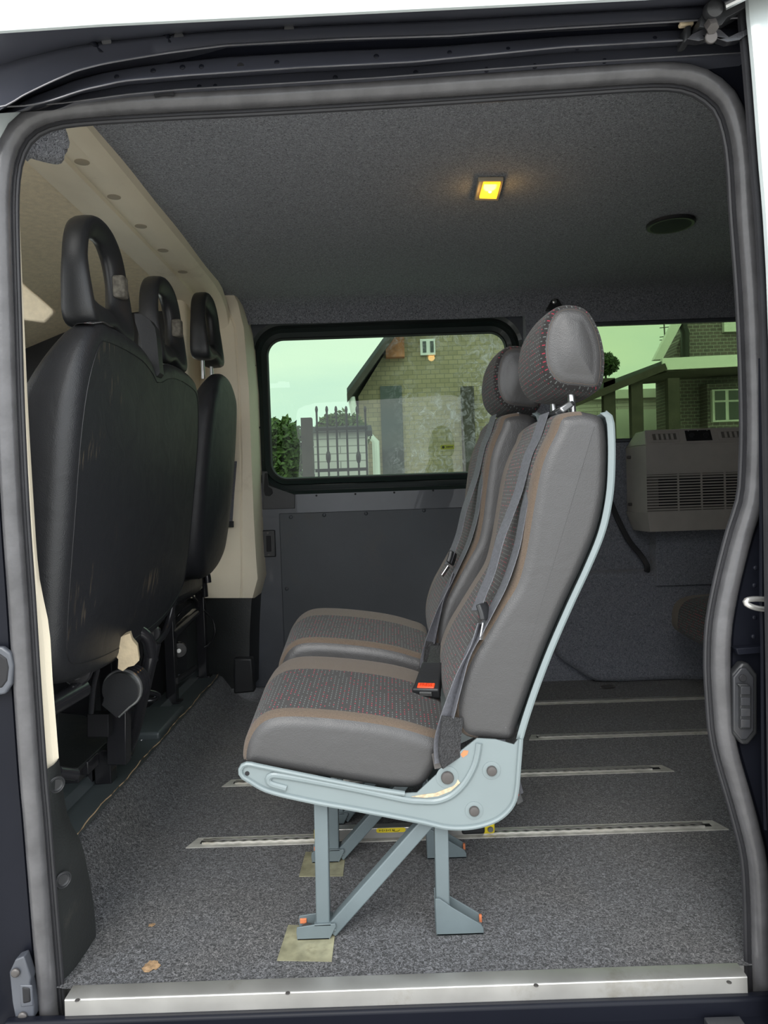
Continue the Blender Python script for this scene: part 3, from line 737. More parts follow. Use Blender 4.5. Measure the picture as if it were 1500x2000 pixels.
# cab headliner, visor, windscreen, far cab door
rows = []
for k in range(14):
    y = 0.05+1.75*k/13; e = max(0, abs((y-0.95)/0.85)-0.75)*0.25
    rows.append([(x, y, z-e*0.35) for x, z in ((-0.79, 1.640), (-0.84, 1.646), (-1.0, 1.645), (-1.12, 1.636), (-1.22, 1.612), (-1.30, 1.575), (-1.38, 1.545), (-1.50, 1.50), (-1.56, 1.47))])
cabc = struct(MB().grid(rows), 'ceiling', M['headliner'])
px_poly([(20,545),(38,548),(103,604),(104,612),(86,630),(28,622)], 0.55, 0.02).build('sun_visor', M['headliner'], cabc, bevel=0.008)
ws = struct(MB().add([(-1.56, 0.1, 1.47), (-1.56, 1.75, 1.47), (-2.15, 1.75, 0.92), (-2.15, 0.1, 0.92)], [(0,1,2,3)]), 'window_3', M['clear'])
struct(MB().box((-2.18, 0.05, 0.0), (-2.12, 1.85, 0.93)), 'wall_left', M['black'])
mb = MB(); wallring(mb, roundrect(-1.45, 0.92, -0.82, 1.42, 0.05), -2.16, -0.72, 0.0, 1.64, 1.80, 1.83)
fd = struct(mb, 'door_2', M['black'])
MB().box((-1.46, 1.828, 0.91), (-0.81, 1.831, 1.43)).build('door_glass', M['clear'], fd)
MB().box((-0.80, 1.60, 1.0), (-0.745, 1.80, 1.63)).build('belt_pillar', M['beige'], fd, bevel=0.015)
mb = MB(); mb.box((-2.15, -0.02, -0.1), (-0.82, 0.03, 0.92)); fd2 = struct(mb, 'door_3', M['body_matt'])
mb = MB(); mb.box((-0.84, -0.02, 0.9), (-0.80, 0.03, 1.62)); mb.box((-2.0, -0.02, 1.50), (-0.80, 0.05, 1.64)); mb.build('door_post', M['body_matt'], fd2)
mb = MB(); mb.bar((-1.60, 0.07, 1.49), (-2.15, 0.07, 0.90), 0.06, 0.05); mb.bar((-1.60, 1.78, 1.49), (-2.15, 1.78, 0.90), 0.06, 0.05); mb.build('windscreen_pillar', M['beige'], ws, bevel=0.01)

# near pillar: beige strip and scuffed black kick panel
L_ = [(20,300),(24,420),(30,600),(40,800),(50,970),(62,1130),(72,1300),(82,1420),(90,1505)]
R_ = [(33,330),(38,420),(46,600),(55,800),(65,970),(76,1120),(96,1225),(103,1330),(115,1482)]
lp = smooth_path([P(a, b, 0.035) for a, b in L_], 30); rp = smooth_path([P(a, b, 0.05) for a, b in R_], 30)
rows = [[tuple(a+Vector((-0.02, -0.012, 0))), tuple(a), tuple(a.lerp(b, 0.5)+Vector((0.003, -0.003, 0))), tuple(b), tuple(b+Vector((-0.02, 0.03, 0))), tuple(b+Vector((-0.08, 0.05, 0)))] for a, b in zip(lp, rp)]
np_ = struct(MB().grid(rows), 'trim_8', M['beige']); np_['label'] = 'beige pillar trim beside the near door seal'
Lk = [(80,1508),(90,1640),(103,1780),(116,1900),(132,1972)]
Rk = [(115,1480),(132,1590),(160,1650),(181,1755),(186,1850),(152,1912),(137,1972)]
lp = smooth_path([P(a, b, 0.012) for a, b in Lk], 26)
Yk = [0.05, 0.07, 0.10, 0.135, 0.135, 0.055, 0.01]
rp = smooth_path([P(a, b, y) for (a, b), y in zip(Rk, Yk)], 26)
rows = [[tuple(a+Vector((-0.01, 0.01, 0))), tuple(a)]+[tuple(a.lerp(b, t)+Vector((0.006*math.sin(t*PI), 0, 0))) for t in (0.03, 0.08, 0.25, 0.5, 0.75, 0.97)]+[tuple(b), tuple(b+Vector((-0.012, 0.006, 0))), tuple(b+Vector((-0.05, 0.01, 0)))] for a, b in zip(lp, rp)]
kp = struct(MB().grid(rows), 'trim_9', M['black_worn']); kp['label'] = 'scuffed black kick panel on the near pillar'
for a, b in ((110,1532),(123,1718)):
    q = P(a, b, 0.035); nrm = Vector((0.75, -0.66, 0))
    MB().disc(q, nrm, 0.0125, 0.002, 20, -0.004).build('screw_cover', M['black'], kp)
    MB().tube([q+nrm*0.0015+Vector((0.66*math.cos(t)*0.0135, 0.75*math.cos(t)*0.0135, math.sin(t)*0.0135)) for t in [2*PI*i/24 for i in range(24)]], 0.0016, 6, closed=True).build('cover_rim', M['black'], kp)

# ---------------- head of the doorway: roof skin, rail channels, roller track
xs = [-120, -60, 0, 44, 100, 147, 200, 257, 330, 440, 587, 660, 807, 880, 1100, 1250, 1400, 1530]
def curve(pts):
    def f(x):
        for (a, b), (c, d) in zip(pts, pts[1:]):
            if x <= c or (c, d) == pts[-1]: return b+(d-b)*(x-a)/(c-a)
    return f
sealtop = curve([(-120,215),(80,205),(147,199),(330,186),(513,177),(800,160),(1100,141),(1300,129),(1530,118)])
cA = curve([(-120,68),(0,57),(1100,4),(1530,-18)])
cB = curve([(-120,300),(0,215),(44,187),(95,162),(147,139),(200,125),(257,115),(330,103),(440,89),(660,77),(880,70),(1100,55),(1530,30)])
cC = curve([(-120,320),(60,205),(95,198),(161,176),(242,158),(367,147),(587,132),(807,121),(1100,92),(1350,78),(1530,68)])
cD = curve([(-120,330),(147,198),(250,184),(359,174),(513,165),(733,152),(1100,124),(1530,98)])
xs2 = [-120+1660*k/80 for k in range(81)]
def header(funcs):
    rows = []
    for f, y in funcs:
        pts = [P(x, min(f(x), sealtop(x)+12), y) for x in xs2]
        pts = smooth_path(pts, 90); rows.append([tuple(p) for p in pts])
    return MB().grid(rows)
off = lambda f, k: (lambda x: f(x)+k)
h = header([(cA, -0.150), (off(cA, 3), -0.145), (lambda x: cA(x)+(cB(x)-cA(x))*0.45, -0.060), (lambda x: cA(x)+(cB(x)-cA(x))*0.55, -0.070), (off(cB, -4), -0.068),
            (off(cB, -2), -0.086), (cB, -0.086), (off(cB, 2), -0.080), (off(cB, 4), -0.045), (lambda x: cB(x)+(cC(x)-cB(x))*0.4, -0.020), (lambda x: cB(x)+(cC(x)-cB(x))*0.47, -0.046), (off(cC, -5), -0.050),
            (off(cC, -1.5), -0.068), (cC, -0.068), (off(cC, 3), -0.060), (lambda x: cC(x)+(cD(x)-cC(x))*0.35, -0.020), (lambda x: cC(x)+(cD(x)-cC(x))*0.5, -0.024), (off(cD, -3), -0.030), (cD, -0.036), (off(cD, 3), -0.030), (off(cD, 8), -0.016), (off(sealtop, 10), -0.004)])
hd = struct(h, 'trim_10', M['header'], autos=60); hd['label'] = 'dark door header with stepped sliding rail'
for a, b in ((229,152),(300,140),(357,133),(394,132),(541,124),(735,112),(878,105),(992,98),(1127,93),(1278,77)):
    q = P(a, b, -0.046); MB().disc(q, (0,-1,0), 0.0045, 0.003, 12, 0.001).build('rivet', M['body'], hd)
for a, b in ((390,171),(421,170),(655,153),(812,143),(950,137),(1044,130),(1180,120)):
    q = P(a, b, -0.027); MB().disc(q, (0,-1,0), 0.0042, 0.003, 12, 0.001).build('rivet', M['body'], hd)
q = P(470, 130, -0.048); MB().disc(q, (0,-1,0), 0.006, 0.001, 14).build('drain_hole', M['dark'], hd)
for a, b in ((208,80),(350,73),(565,57)):
    q = P(a, b, -0.066); MB().disc(q, (0,-1,-0.5), 0.008, 0.002, 14).build('press_mark', M['body_matt'], hd)
px_poly([(170,76),(182,76),(206,103),(194,104)], -0.070, 0.01).build('press_rib', M['body'], hd, bevel=0.003)
px_poly([(318,60),(328,60),(337,84),(328,85)], -0.070, 0.01).build('press_rib', M['body'], hd, bevel=0.003)
mb = MB(); rows = []
for k, (dy, dz) in enumerate(((0.004, -0.001), (0, 0), (-0.002, 0.006), (0.0, 0.03), (0.02, 0.07), (0.08, 0.12), (0.25, 0.15))):
    rows.append([tuple(P(x, cA(x), -0.150)+Vector((0, dy, dz))) for x in (-140, 200, 600, 1000, 1400, 1560)])
rs = struct(mb.grid(rows), 'trim_11', M['white']); rs['label'] = 'pale painted roof edge above the doorway'
for f_, y_, r_ in ((cB, -0.087, 0.0016), (cC, -0.069, 0.0016), (cD, -0.037, 0.0014)):
    MB().tube(smooth_path([P(x, min(f_(x), sealtop(x)), y_) for x in xs2], 90), r_*0.75, 6).build('rib_highlight', M['edge'], hd)  # thin pale tubes paint the highlights along the rib edges
# weld scar on the seal top
mb = MB(); mb.strip([P(302, 184, -0.024), P(318, 180, -0.027), P(340, 181, -0.026)], 0.010, 0.004, (0.2, 0, 1)); mb.build('sealant_smear', M['rubber_dark'], seal)

cor = px_poly([(-80,204),(66,201),(44,222),(24,246),(8,276),(-2,310),(-80,330)], -0.014, 0.004)
cor = struct(cor, 'trim_13', M['white']); cor['label'] = 'pale painted skin at the upper front corner'
# ---------------- sill
s0, s1 = PZ(131, 1946, 0.003), PZ(1459, 1908, 0.003)
mb = MB(); sy = -0.03
pts = [(0.0, 0.0015), (-0.002, 0.0045), (-0.034, 0.0045), (-0.037, 0.003), (-0.038, -0.024), (-0.0365, -0.0255), (-0.030, -0.0255), (-0.030, -0.002), (0, -0.002)]
x0, x1 = s0.x, s1.x
rows = []
for x in (x0, x1): rows.append([(x, y, z) for y, z in pts])
mb.grid(rows, True); mb.add(rows[0], [tuple(range(9))]); mb.add(rows[1], [tuple(range(9))])
sill = empty('door_sill', ((x0+x1)/2, -0.02, 0.0), 'bright aluminium step strip along the front edge of the carpet', 'door sill')
sill.location = ((x0+x1)/2, -0.02, 0)
mb.build('sill_strip', M['alu'], sill, bevel=0.001)
for a, b in ((151,1954),(562,1940),(1047,1925),(1424,1919)):
    q = PZ(a, b, 0.0045); MB().disc((q.x, q.y, 0.0045), (0,0,1), 0.0042, 0.0012, 12).build('screw', M['bolt'], sill)
mb = MB(); mb.box((x0-0.1, -0.16, -0.075), (x1+0.08, -0.034, -0.055)); mb.box((x0-0.1, -0.05, -0.20), (x1+0.08, -0.030, -0.024)); mb.box((x0-0.1, -0.20, -0.5), (x1+0.08, -0.15, -0.072))
stp = struct(mb, 'trim_12', M['body'], bevel=0.006); stp['label'] = 'dark painted step below the aluminium sill'
q = P(1419, 1992, -0.08); MB().disc((q.x, -0.085, -0.055), (0,0,1), 0.009, 0.006, 6).build('nut', M['steel'], stp)
mb = MB(); mb.box((0.50, -0.09, -0.056), (0.56, -0.06, -0.045)); mb.build('stop_bracket', M['body_matt'], stp, bevel=0.002)

# ---------------- floor tracks
def track(x0p, x1p, z=0.0012, w=0.048, label='', cut=True, dim=False):
    a, b = PZ(*x0p), PZ(*x1p)
    cy_ = (a.y+b.y)/2; c = ((a.x+b.x)/2, cy_, 0)
    e = empty('floor_track', c, label, 'floor track', 'lashing tracks set into the floor')
    X0, X1 = a.x, b.x
    mb = MB(); s_ = 0.018 if cut else 0.0
    mb.extr([(X0-s_*0, cy_-w/2, 0.0005), (X1+s_, cy_-w/2, 0.0005), (X1, cy_+w/2, 0.0005), (X0+s_, cy_+w/2, 0.0005)], (0, 0, 0.0022)); mb.build('rail_base', M['alu_dull'], e)
    for sg in (-1, 1):
        m2 = MB(); pts = []; n = int((X1-X0-0.05)/0.0127); pth = []
        # scalloped lip: the slot widens at every lashing point
        top = [];
        for k in range(n):
            x = X0+0.035+k*0.0127
            top.append((x, cy_+sg*(0.0052 if k % 2 else 0.0088), 0.0045))
        m2.strip(top, 0.005, 0.004, (0, 1, 0)); m2.build('slot_lip', M['alu'], e)
    MB().box((X0+0.03, cy_-0.0075, 0.0020), (X1-0.015, cy_+0.0075, 0.0030)).build('slot', M['dark'], e)
    return e
track((368,1648), (1400,1613), label='lashing track nearest the doorway, passing under the grey seat legs')
track((436,1532), (1298,1501), label='second lashing track from the doorway, starting behind the near seat cushion')
track((1030,1441), (1560,1424), label='third lashing track from the doorway, visible only behind the seat backs')
track((500,1386), (1560,1358), label='lashing track furthest from the doorway, near the carpeted wheel arch') if False else track((524,1390), (1560,1358), label='lashing track furthest from the doorway, near the carpeted wheel arch')
MB().box((-0.45, 1.862, 0.0), (0.62, 1.885, 0.006)).build('sill_strip', M['alu_dull'], door)

# dirt on the carpet
def stain(a, b, r, name='stain'):
    q = PZ(a, b, 0.0); n = 18; rnd = random.Random(a*7+b)
    vs = [(q.x+r*(0.5+rnd.random()*0.6)*math.cos(2*PI*i/n), q.y+0.9*r*(0.5+rnd.random()*0.6)*math.sin(2*PI*i/n), 0.0018) for i in range(n)]
    o = MB().add(vs+[(q.x, q.y, 0.003)], [(i, (i+1) % n, n) for i in range(n)]).build(name, M['brown_dirt'])
    return o
tag(stain(294, 1888, 0.020, 'dried_spill'), 'small tan dried mess on carpet near the kick panel', 'spill')
tag(stain(297, 1808, 0.009, 'dried_spill'), 'tiny tan crumb of dirt further in on carpet than the larger spill', 'spill')
tag(stain(289, 1588, 0.008, 'dried_spill'), 'faint pale crumb on carpet left of the nearest lashing track', 'spill')

# ================================================================ PASSENGER SEATS
BACK_F = [(1110,806),(1094,816),(1086,838),(1068,874),(1053,917),(1041,979),(1031,1040),(1023,1085),(1008,1139),(978,1189),(946,1241),(918,1288),(899,1335),(891,1375),(893,1412),(908,1440)]
BACK_R = [(940,1450),(1006,1452),(1014,1425),(1026,1392),(1049,1328),(1077,1256),(1112,1176),(1149,1097),(1175,1030),(1189,965),(1193,900),(1191,840),(1181,813),(1150,803)]
CUSH_T = [(870,1448),(830,1432),(780,1418),(717,1407),(632,1398),(560,1395),(520,1401),(493,1420),(476,1450),(470,1480)]
CUSH_B = [(474,1500),(500,1506),(568,1517),(696,1538),(780,1549),(826,1543),(850,1512),(868,1480)]
HEAD = [(1114,598),(1090,604),(1074,625),(1066,655),(1064,690),(1071,724),(1092,748),(1130,755),(1170,754),(1179,712),(1176,672),(1164,635),(1144,606)]
HEAD0 = P(1124, 677, 0.18)

def build_seat(off, hoff, label, belt_kind, strap_dx=0.0, dz_legs=0.0, lean=0.0):
    T = lambda v: (v[0]+off[0], v[1]+off[1], v[2]+off[2])
    def XZo(pts, Y=0.10): return [(x+off[0], z+off[2]) for x, z in XZ(pts, Y)]
    def LN(pts):   # lean the whole back a little forward about the seat hinge
        hx, hz = XZo([(950,1430)])[0]; c, s_ = math.cos(lean), math.sin(lean)
        return [(hx+(x-hx)*c+(z-hz)*s_, hz-(x-hx)*s_+(z-hz)*c) for x, z in pts]
    y0, y1 = 0.10+off[1], 0.515+off[1]
    base = P(740, 1842, 0.25); root = empty('passenger_seat', (0.10+off[0], 0.30+off[1], 0.0), label, 'seat', 'pair of grey framed passenger seats')
    # ---- cushion
    prof = XZo(CUSH_T+CUSH_B); tot = [math.dist(prof[i], prof[(i+1) % len(prof)]) for i in range(len(prof))]
    fr = sum(tot[:len(CUSH_T)])/sum(tot); n = 110
    A, B, C = upholstery(prof, y0+0.004, y1, 0.030, lambda i: i < n*fr or i == 0, band=(0.034, 0.142), n=n, pipe=0.50, crown=0.018, rise=True)
    cu = A.build('seat_cushion', M['leather'], root, merge=True, autos=60); cu['label'] = 'black leather sided cushion with worn cloth top'
    bands(B, M['brown'], cu, merge=True, autos=60); build_sub(C, 'patterned_panel', M['dash'], cu, merge=True, autos=60)
    # ---- backrest
    prof = LN(XZo(BACK_F+BACK_R)); tot = [math.dist(prof[i], prof[(i+1) % len(prof)]) for i in range(len(prof))]
    fr = sum(tot[:len(BACK_F)])/sum(tot); nb = 150
    A, B, C = upholstery(prof, y0+0.004, y1, 0.026, lambda i: i < nb*fr or i >= nb-3, band=(0.040, 0.115), n=nb, pipe=0.45, crown=0.008)
    ba = A.build('backrest', M['leather'], root, merge=True, autos=60); ba['label'] = 'tall leather sided backrest with cloth front'
    bands(B, M['brown'], ba, merge=True, autos=60); build_sub(C, 'patterned_panel', M['dash'], ba, merge=True, autos=60)
    # grey metal shell wrapped round the rear of the back
    shell = LN(XZo([(1180,806),(1191,815),(1195,840),(1196,900),(1192,966),(1178,1034),(1152,1100),(1115,1180),(1080,1260),(1052,1332),(1030,1396),(1017,1440)]))
    sp = smooth_path([(x, 0, z) for x, z in shell], 50); rows = []
    for y, d in ((y0-0.006, 0), (y0-0.006, 0.008), (y0+0.03, 0.010), (y1-0.02, 0.010), (y1+0.006, 0.012), (y1+0.006, 0)):
        rows.append([(p.x-d*0.0+(0.003 if d > 0.0095 else 0), y, p.z) for p in sp] if d else [(p.x-0.010, y, p.z-0.001) for p in sp])
    MB().grid(rows).build('back_shell', M['grey_paint'], root, solid=0.003)
    mb = MB(); mb.tube([(p.x, y0-0.004, p.z) for p in sp], 0.0048, 8); mb.build('shell_rim', M['grey_paint'], root)
    # ---- side plates (near one fully visible)
    PL = [(814,1546),(860,1503),(900,1464),(922,1447),(931,1440),(967,1442),(1003,1452),(1012,1440),(1018,1436),(1012,1492),(1008,1539),(1000,1568),(978,1592),(948,1606),(911,1613),(870,1612),(817,1600),(700,1578),(611,1562),(527,1542),(487,1521),(474,1512),(471,1502),(475,1493),(487,1489),(510,1494),(632,1519),(720,1536),(790,1547)]
    for side, yy in ((0, y0-0.006), (1, y1+0.003)):
        pp = XZo(PL)
        pl_ = MB().prism(pp, yy, yy+0.0035).build('side_plate', M['grey_paint'], root)
        if side: continue
        out = XZo([(1016,1440),(1012,1492),(1008,1539),(1000,1568),(978,1592),(948,1606),(911,1613),(870,1612),(817,1600),(700,1578),(611,1562),(527,1542),(487,1521),(474,1512),(471,1502),(475,1493),(487,1489),(510,1494),(632,1519),(720,1536),(790,1547)])
        mb = MB(); mb.tube([(p.x, yy-0.001, p.z) for p in smooth_path([(x, 0, z) for x, z in out], 120)], 0.0048, 8, sx=1.0)
        build_sub(mb, 'rolled_edge', M['grey_paint'], pl_)
        rib = XZo([(935,1449),(932,1470),(926,1492),(914,1516),(898,1537),(878,1553),(852,1562),(820,1562),(790,1559),(700,1540),(600,1521),(545,1512),(531,1512),(525,1519),(530,1528),(560,1537)])
        mb = MB(); mb.tube([(p.x, yy+0.001, p.z) for p in smooth_path([(x, 0, z) for x, z in rib], 100)], 0.0068, 10)
        build_sub(mb, 'pressed_rib', M['grey_paint'], pl_)
        for (a, b), r in (((873,1515),0.0118), ((959,1502),0.0095), ((925,1580),0.0095)):
            (x, z), = XZo([(a, b)])
            build_sub(MB().disc((x, yy, z), (0,-1,0), r*1.75, 0.0016, 28, r2=r*1.25), 'boss', M['grey_paint'], pl_)
            build_sub(MB().disc((x, yy-0.0010, z), (0,-1,0), r, 0.006, 24, 0.001), 'bolt_cap', M['bolt'], pl_)
        (x, z), = XZo([(484,1508)]); build_sub(MB().disc((x, yy-0.0001, z), (0,-1,0), 0.0042, 0.0012, 14), 'hole', M['dark'], pl_)
        mb = MB()
        du = XZo([(803,1553),(830,1555),(855,1552),(880,1542),(898,1526),(893,1519),(875,1536),(850,1546),(825,1549)])
        mb.prism(du, yy-0.0012, yy+0.0005); build_sub(mb, 'rusty_dirt', M['rust_dust'], pl_)
        ch = XZo([(899,1471),(905,1463),(914,1464),(912,1471),(903,1477)])
        build_sub(MB().prism(ch, yy-0.0010, yy+0.001), 'paint_chip', M['rust'], pl_)
    # ---- leg frames: one near each side
    for fi, fy in enumerate((0.112, 0.392)):
        Y = fy+off[1]
        def q(a, b): v = P(a, b, 0.112); return Vector((v.x+off[0], Y+0.013, v.z))
        up = off[2]
        fo, ft = q(631, 1826), q(626, 1560); ft.z += up
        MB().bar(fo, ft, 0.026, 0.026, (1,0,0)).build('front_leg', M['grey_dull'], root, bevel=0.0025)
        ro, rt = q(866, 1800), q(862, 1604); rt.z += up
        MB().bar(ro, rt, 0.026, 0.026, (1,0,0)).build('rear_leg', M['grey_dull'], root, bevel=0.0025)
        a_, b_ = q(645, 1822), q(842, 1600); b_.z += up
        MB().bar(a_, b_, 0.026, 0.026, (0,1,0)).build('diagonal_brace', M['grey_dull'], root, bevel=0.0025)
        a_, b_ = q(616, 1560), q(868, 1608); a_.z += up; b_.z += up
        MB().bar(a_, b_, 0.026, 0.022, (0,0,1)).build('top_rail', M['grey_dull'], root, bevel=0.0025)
        mb = MB()
        fx = q(582, 1850).x; fw = q(657, 1850).x-fx
        foot = [Vector((fx+fw*u, Y-0.006, z)) for u, z in ((0.0,0.001),(-0.02,0.016),(0.0,0.026),(0.45,0.030),(1.0,0.031),(1.02,0.026),(0.84,0.001))]
        mb.extr(foot, (0, 0.003, 0)); mb.extr([v+Vector((0, 0.037, 0)) for v in foot], (0, 0.003, 0))
        mb.box((foot[0].x, Y-0.006, 0.001), (foot[-1].x, Y+0.034, 0.005)); mb.box((foot[0].x+fw*0.45, Y-0.006, 0.027), (foot[-1].x+0.004, Y+0.034, 0.031))
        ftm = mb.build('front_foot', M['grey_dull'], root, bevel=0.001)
        b = foot[1]; build_sub(MB().disc((b.x+0.018, Y+0.014, 0.005), (0,0,1), 0.011, 0.012, 16, 0.003), 'foot_bolt', M['bolt'], ftm)
        build_sub(MB().box((b.x+0.003, Y+0.0285, 0.012), (b.x+0.016, Y+0.0345, 0.0215)), 'primer_patch', M['rust'], ftm, bevel=0.001)
        w = q(641, 1815); build_sub(MB().tube([w+Vector((-0.012, -0.012, -0.003)), w+Vector((0.0, -0.013, 0.001)), w+Vector((0.014, -0.012, -0.002))], 0.003, 8), 'weld_bead', M['grey_dull'], ftm)
        mb = MB()
        gx = q(853, 1850).x; gw = q(945, 1850).x-gx
        gus = [Vector((gx+gw*u, Y-0.006, z)) for u, z in ((0,0.001),(0,0.072),(0.09,0.072),(0.34,0.055),(0.95,0.020),(1.0,0.012),(1.0,0.001))]
        mb.extr(gus, (0, 0.003, 0)); mb.extr([v+Vector((0, 0.037, 0)) for v in gus], (0, 0.003, 0))
        mb.box((gus[0].x, Y-0.006, 0.001), (gus[-1].x, Y+0.034, 0.005))
        gf = mb.build('rear_foot', M['grey_dull'], root, bevel=0.001)
        build_sub(MB().disc((gus[-1].x-0.022, Y+0.014, 0.005), (0,0,1), 0.010, 0.010, 16, 0.003), 'foot_bolt', M['bolt'], gf)
        e_ = gus[-2]; build_sub(MB().box((e_.x-0.004, Y+0.026, e_.z-0.008), (e_.x+0.001, Y+0.0312, e_.z+0.006)), 'primer_patch', M['rust'], gf)
    # cross tubes between the frames, under the cushion
    for px, py in ((626,1562),(860,1606)):
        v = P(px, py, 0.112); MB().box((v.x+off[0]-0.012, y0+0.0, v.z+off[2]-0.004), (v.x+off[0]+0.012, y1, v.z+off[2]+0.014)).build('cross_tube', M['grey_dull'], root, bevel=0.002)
    # ---- headrest
    hx, hz = hoff
    (ax, az), = LN([(HEAD0.x+off[0], HEAD0.z+off[2])])
    hp = [(x-HEAD0.x+ax+hx, z-HEAD0.z+az+hz) for x, z in XZ(HEAD, 0.18)]
    hp = inset(smooth2(hp, 60), -0.003)
    A, B, C, A2 = upholstery(hp, 0.176+off[1], 0.440+off[1], 0.024, lambda i: True, band=(0, 0), n=80, pipe=0.40, crown=0.009, bulge=0.008, split=True)
    he = C.build('headrest', M['dash'], root, merge=True, autos=60); he['label'] = 'round cloth headrest with leather end discs'
    build_sub(A, 'leather_end', M['leather'], he, merge=True, autos=60); build_sub(A2, 'leather_end', M['leather'], he, merge=True, autos=60)
    pr = inset(smooth2(hp, 60), 0.0095)
    for sy_ in (0.1815, 0.4345):
        build_sub(MB().tube([(x, sy_+off[1], z) for x, z in pr], 0.0014, 6, closed=True), 'piping', M['brown'], he)
    for py_ in (0.235, 0.385):
        x_ = ax+hx+0.004
        MB().tube([(x_, py_+off[1], az+hz-0.08), (x_+0.002, py_+off[1], P(1130, 812, 0.22).z+off[2]-0.01)], 0.0075, 14).build('headrest_post', M['steel'], root)
        MB().disc((x_+0.002, py_+off[1], P(1130, 808, 0.22).z+off[2]-0.006), (0,0,1), 0.014, 0.008, 16).build('post_collar', M['black'], root)
    # ---- belt
    bp = lambda a, b, Y: Vector(T(P(a, b, Y)))
    def LNv(v):
        (x, z), = LN([(v.x, v.z)]); return Vector((x, v.y, z))
    wd = lambda t: (-0.25, 1.0, 0.10)
    bp0 = bp
    fw = Vector((-0.016, -0.004, 0.004))
    s1_ = [(1078,812,0.20),(1062,860,0.19),(1046,895,0.185),(1028,962,0.175),(1008,1015,0.17),(992,1058,0.16),(976,1117,0.15),(957,1165,0.14),(946,1195,0.13)]
    s2_ = [(1094,822,0.18),(1078,870,0.165),(1058,925,0.155),(1040,984,0.15),(1031,1033,0.145),(1022,1077,0.14),(1000,1142,0.13),(972,1198,0.12),(950,1240,0.115),(928,1280,0.110),(914,1330,0.108),(896,1400,0.106)]
    s3_ = [(946,1220,0.118),(934,1262,0.112),(912,1310,0.108),(895,1360,0.106),(880,1410,0.102),(872,1450,0.098),(874,1490,0.092)]
    MB().strip(smooth_path([LNv(bp(*v))+fw for v in s1_], 50), 0.034, 0.0014, wd).build('shoulder_strap', M['webbing'], root)
    MB().strip(smooth_path([LNv(bp(*v))+fw*0.9 for v in s2_], 50), 0.032, 0.0014, lambda t: (-0.15, 1.0, 0.05)).build('return_strap', M['webbing'], root)
    MB().strip(smooth_path([bp(*v)+fw*0.5 for v in s3_], 40), lambda t: 0.040-0.004*t, 0.0016, lambda t: (0.45+0.5*t, 1.0-0.55*t, 0.1)).build('lap_strap', M['webbing'], root)
    MB().strip(smooth_path([bp(884,1400,0.098), bp(879,1440,0.090), bp(878,1470,0.086), bp(883,1488,0.088)], 16), 0.046, 0.005, (1.0, 0.55, 0.1)).build('stitched_loop', M['webbing_loop'], root)
    MB().strip([bp(852,1470,0.098), bp(858,1500,0.096)], 0.018, 0.003, (1, 0, 0.2)).build('anchor_bracket', M['bolt'], root)
    if belt_kind == 'top':
        g_ = LNv(bp(1092, 806, 0.205))+Vector((-0.004, 0, 0.002))
        gd = MB().bar(g_+Vector((-0.020,-0.012,-0.012)), g_+Vector((0.022,0.012,0.012)), 0.050, 0.010, (0,0.2,1)).build('belt_guide', M['black'], root, bevel=0.003)
        build_sub(MB().bar(g_+Vector((-0.004,-0.016,-0.004)), g_+Vector((0.020,-0.006,0.010)), 0.036, 0.013, (0,0.2,1)), 'guide_clamp', M['steel'], gd, bevel=0.003)
    else:
        g_ = LNv(bp(1050, 905, 0.175))
        gd = MB().bar(g_+Vector((0.006,0,0.020)), g_+Vector((-0.006,0,-0.020)), 0.044, 0.012, (1,0,0)).build('belt_guide', M['black'], root, bevel=0.004)
        build_sub(MB().bar(g_+Vector((-0.004,-0.012,-0.002)), g_+Vector((-0.012,-0.010,-0.018)), 0.036, 0.006, (1,0,0)), 'guide_clamp', M['steel'], gd, bevel=0.001)
    # tongue
    t0, t1, t2, t3 = (bp(940,1178,0.118), bp(949,1210,0.112), bp(946,1216,0.110), bp(940,1250,0.106))
    if belt_kind != 'top':
        sh = Vector((-0.012, 0.01, 0.016)); t0, t1, t2, t3 = (LNv(v)+sh for v in (t0, t1, t2, t3))
        t0 += Vector((0.018,0,0)); t3 += Vector((-0.012,0,0.008)); 
    tg = MB().strip([t0, (t0+t1)/2+Vector((0.001,0,0)), t1], 0.046, 0.010, (0.45, 1, 0)).build('buckle_tongue', M['black'], root, bevel=0.003)
    build_sub(MB().strip([t2, t3], 0.024, 0.003, (0.45, 1, 0)), 'tongue_blade', M['steel'], tg, bevel=0.001)
    # buckle on the far side of the cushion
    if belt_kind != 'top':
        MB().strip(smooth_path([P(768,1256,0.66), P(786,1270,0.64), P(808,1286,0.62), P(838,1306,0.60)], 20), 0.040, 0.004, (0.4, 1, 0.3)).build('buckle_webbing', M['webbing_loop'], root)
        return root, None
    b0, b1 = bp(846,1300,0.38), bp(832,1356,0.305)
    ax_ = (b1-b0).normalized()
    bk = MB().strip([b0, b0.lerp(b1, 0.35), b0.lerp(b1, 0.8), b1], lambda t: 0.046+0.016*t, 0.026, (1, -0.12, 0.12)).build('buckle', M['black'], root, bevel=0.005)
    side = Vector((1, -0.12, 0.12)); side = (side-ax_*side.dot(ax_)).normalized(); nn = ax_.cross(side); nn = nn if nn.y < 0 else -nn
    for k in range(7):
        c_ = b0.lerp(b1, 0.12+k*0.085)+nn*0.0122
        build_sub(MB().strip([c_-side*(0.016+k*0.0008), c_+side*(0.016+k*0.0008)], 0.0022, 0.002, ax_), 'grip_rib', M['black'], bk)
    c_ = b0.lerp(b1, 0.86)+nn*0.008
    rb = MB().strip([c_-side*0.019, c_+side*0.019], 0.015, 0.014, ax_)
    rb = build_sub(rb, 'release_button', M['red'], bk, bevel=0.002)
    for k in range(5):   # raised PRESS lettering is a row of small moulded strokes
        pass
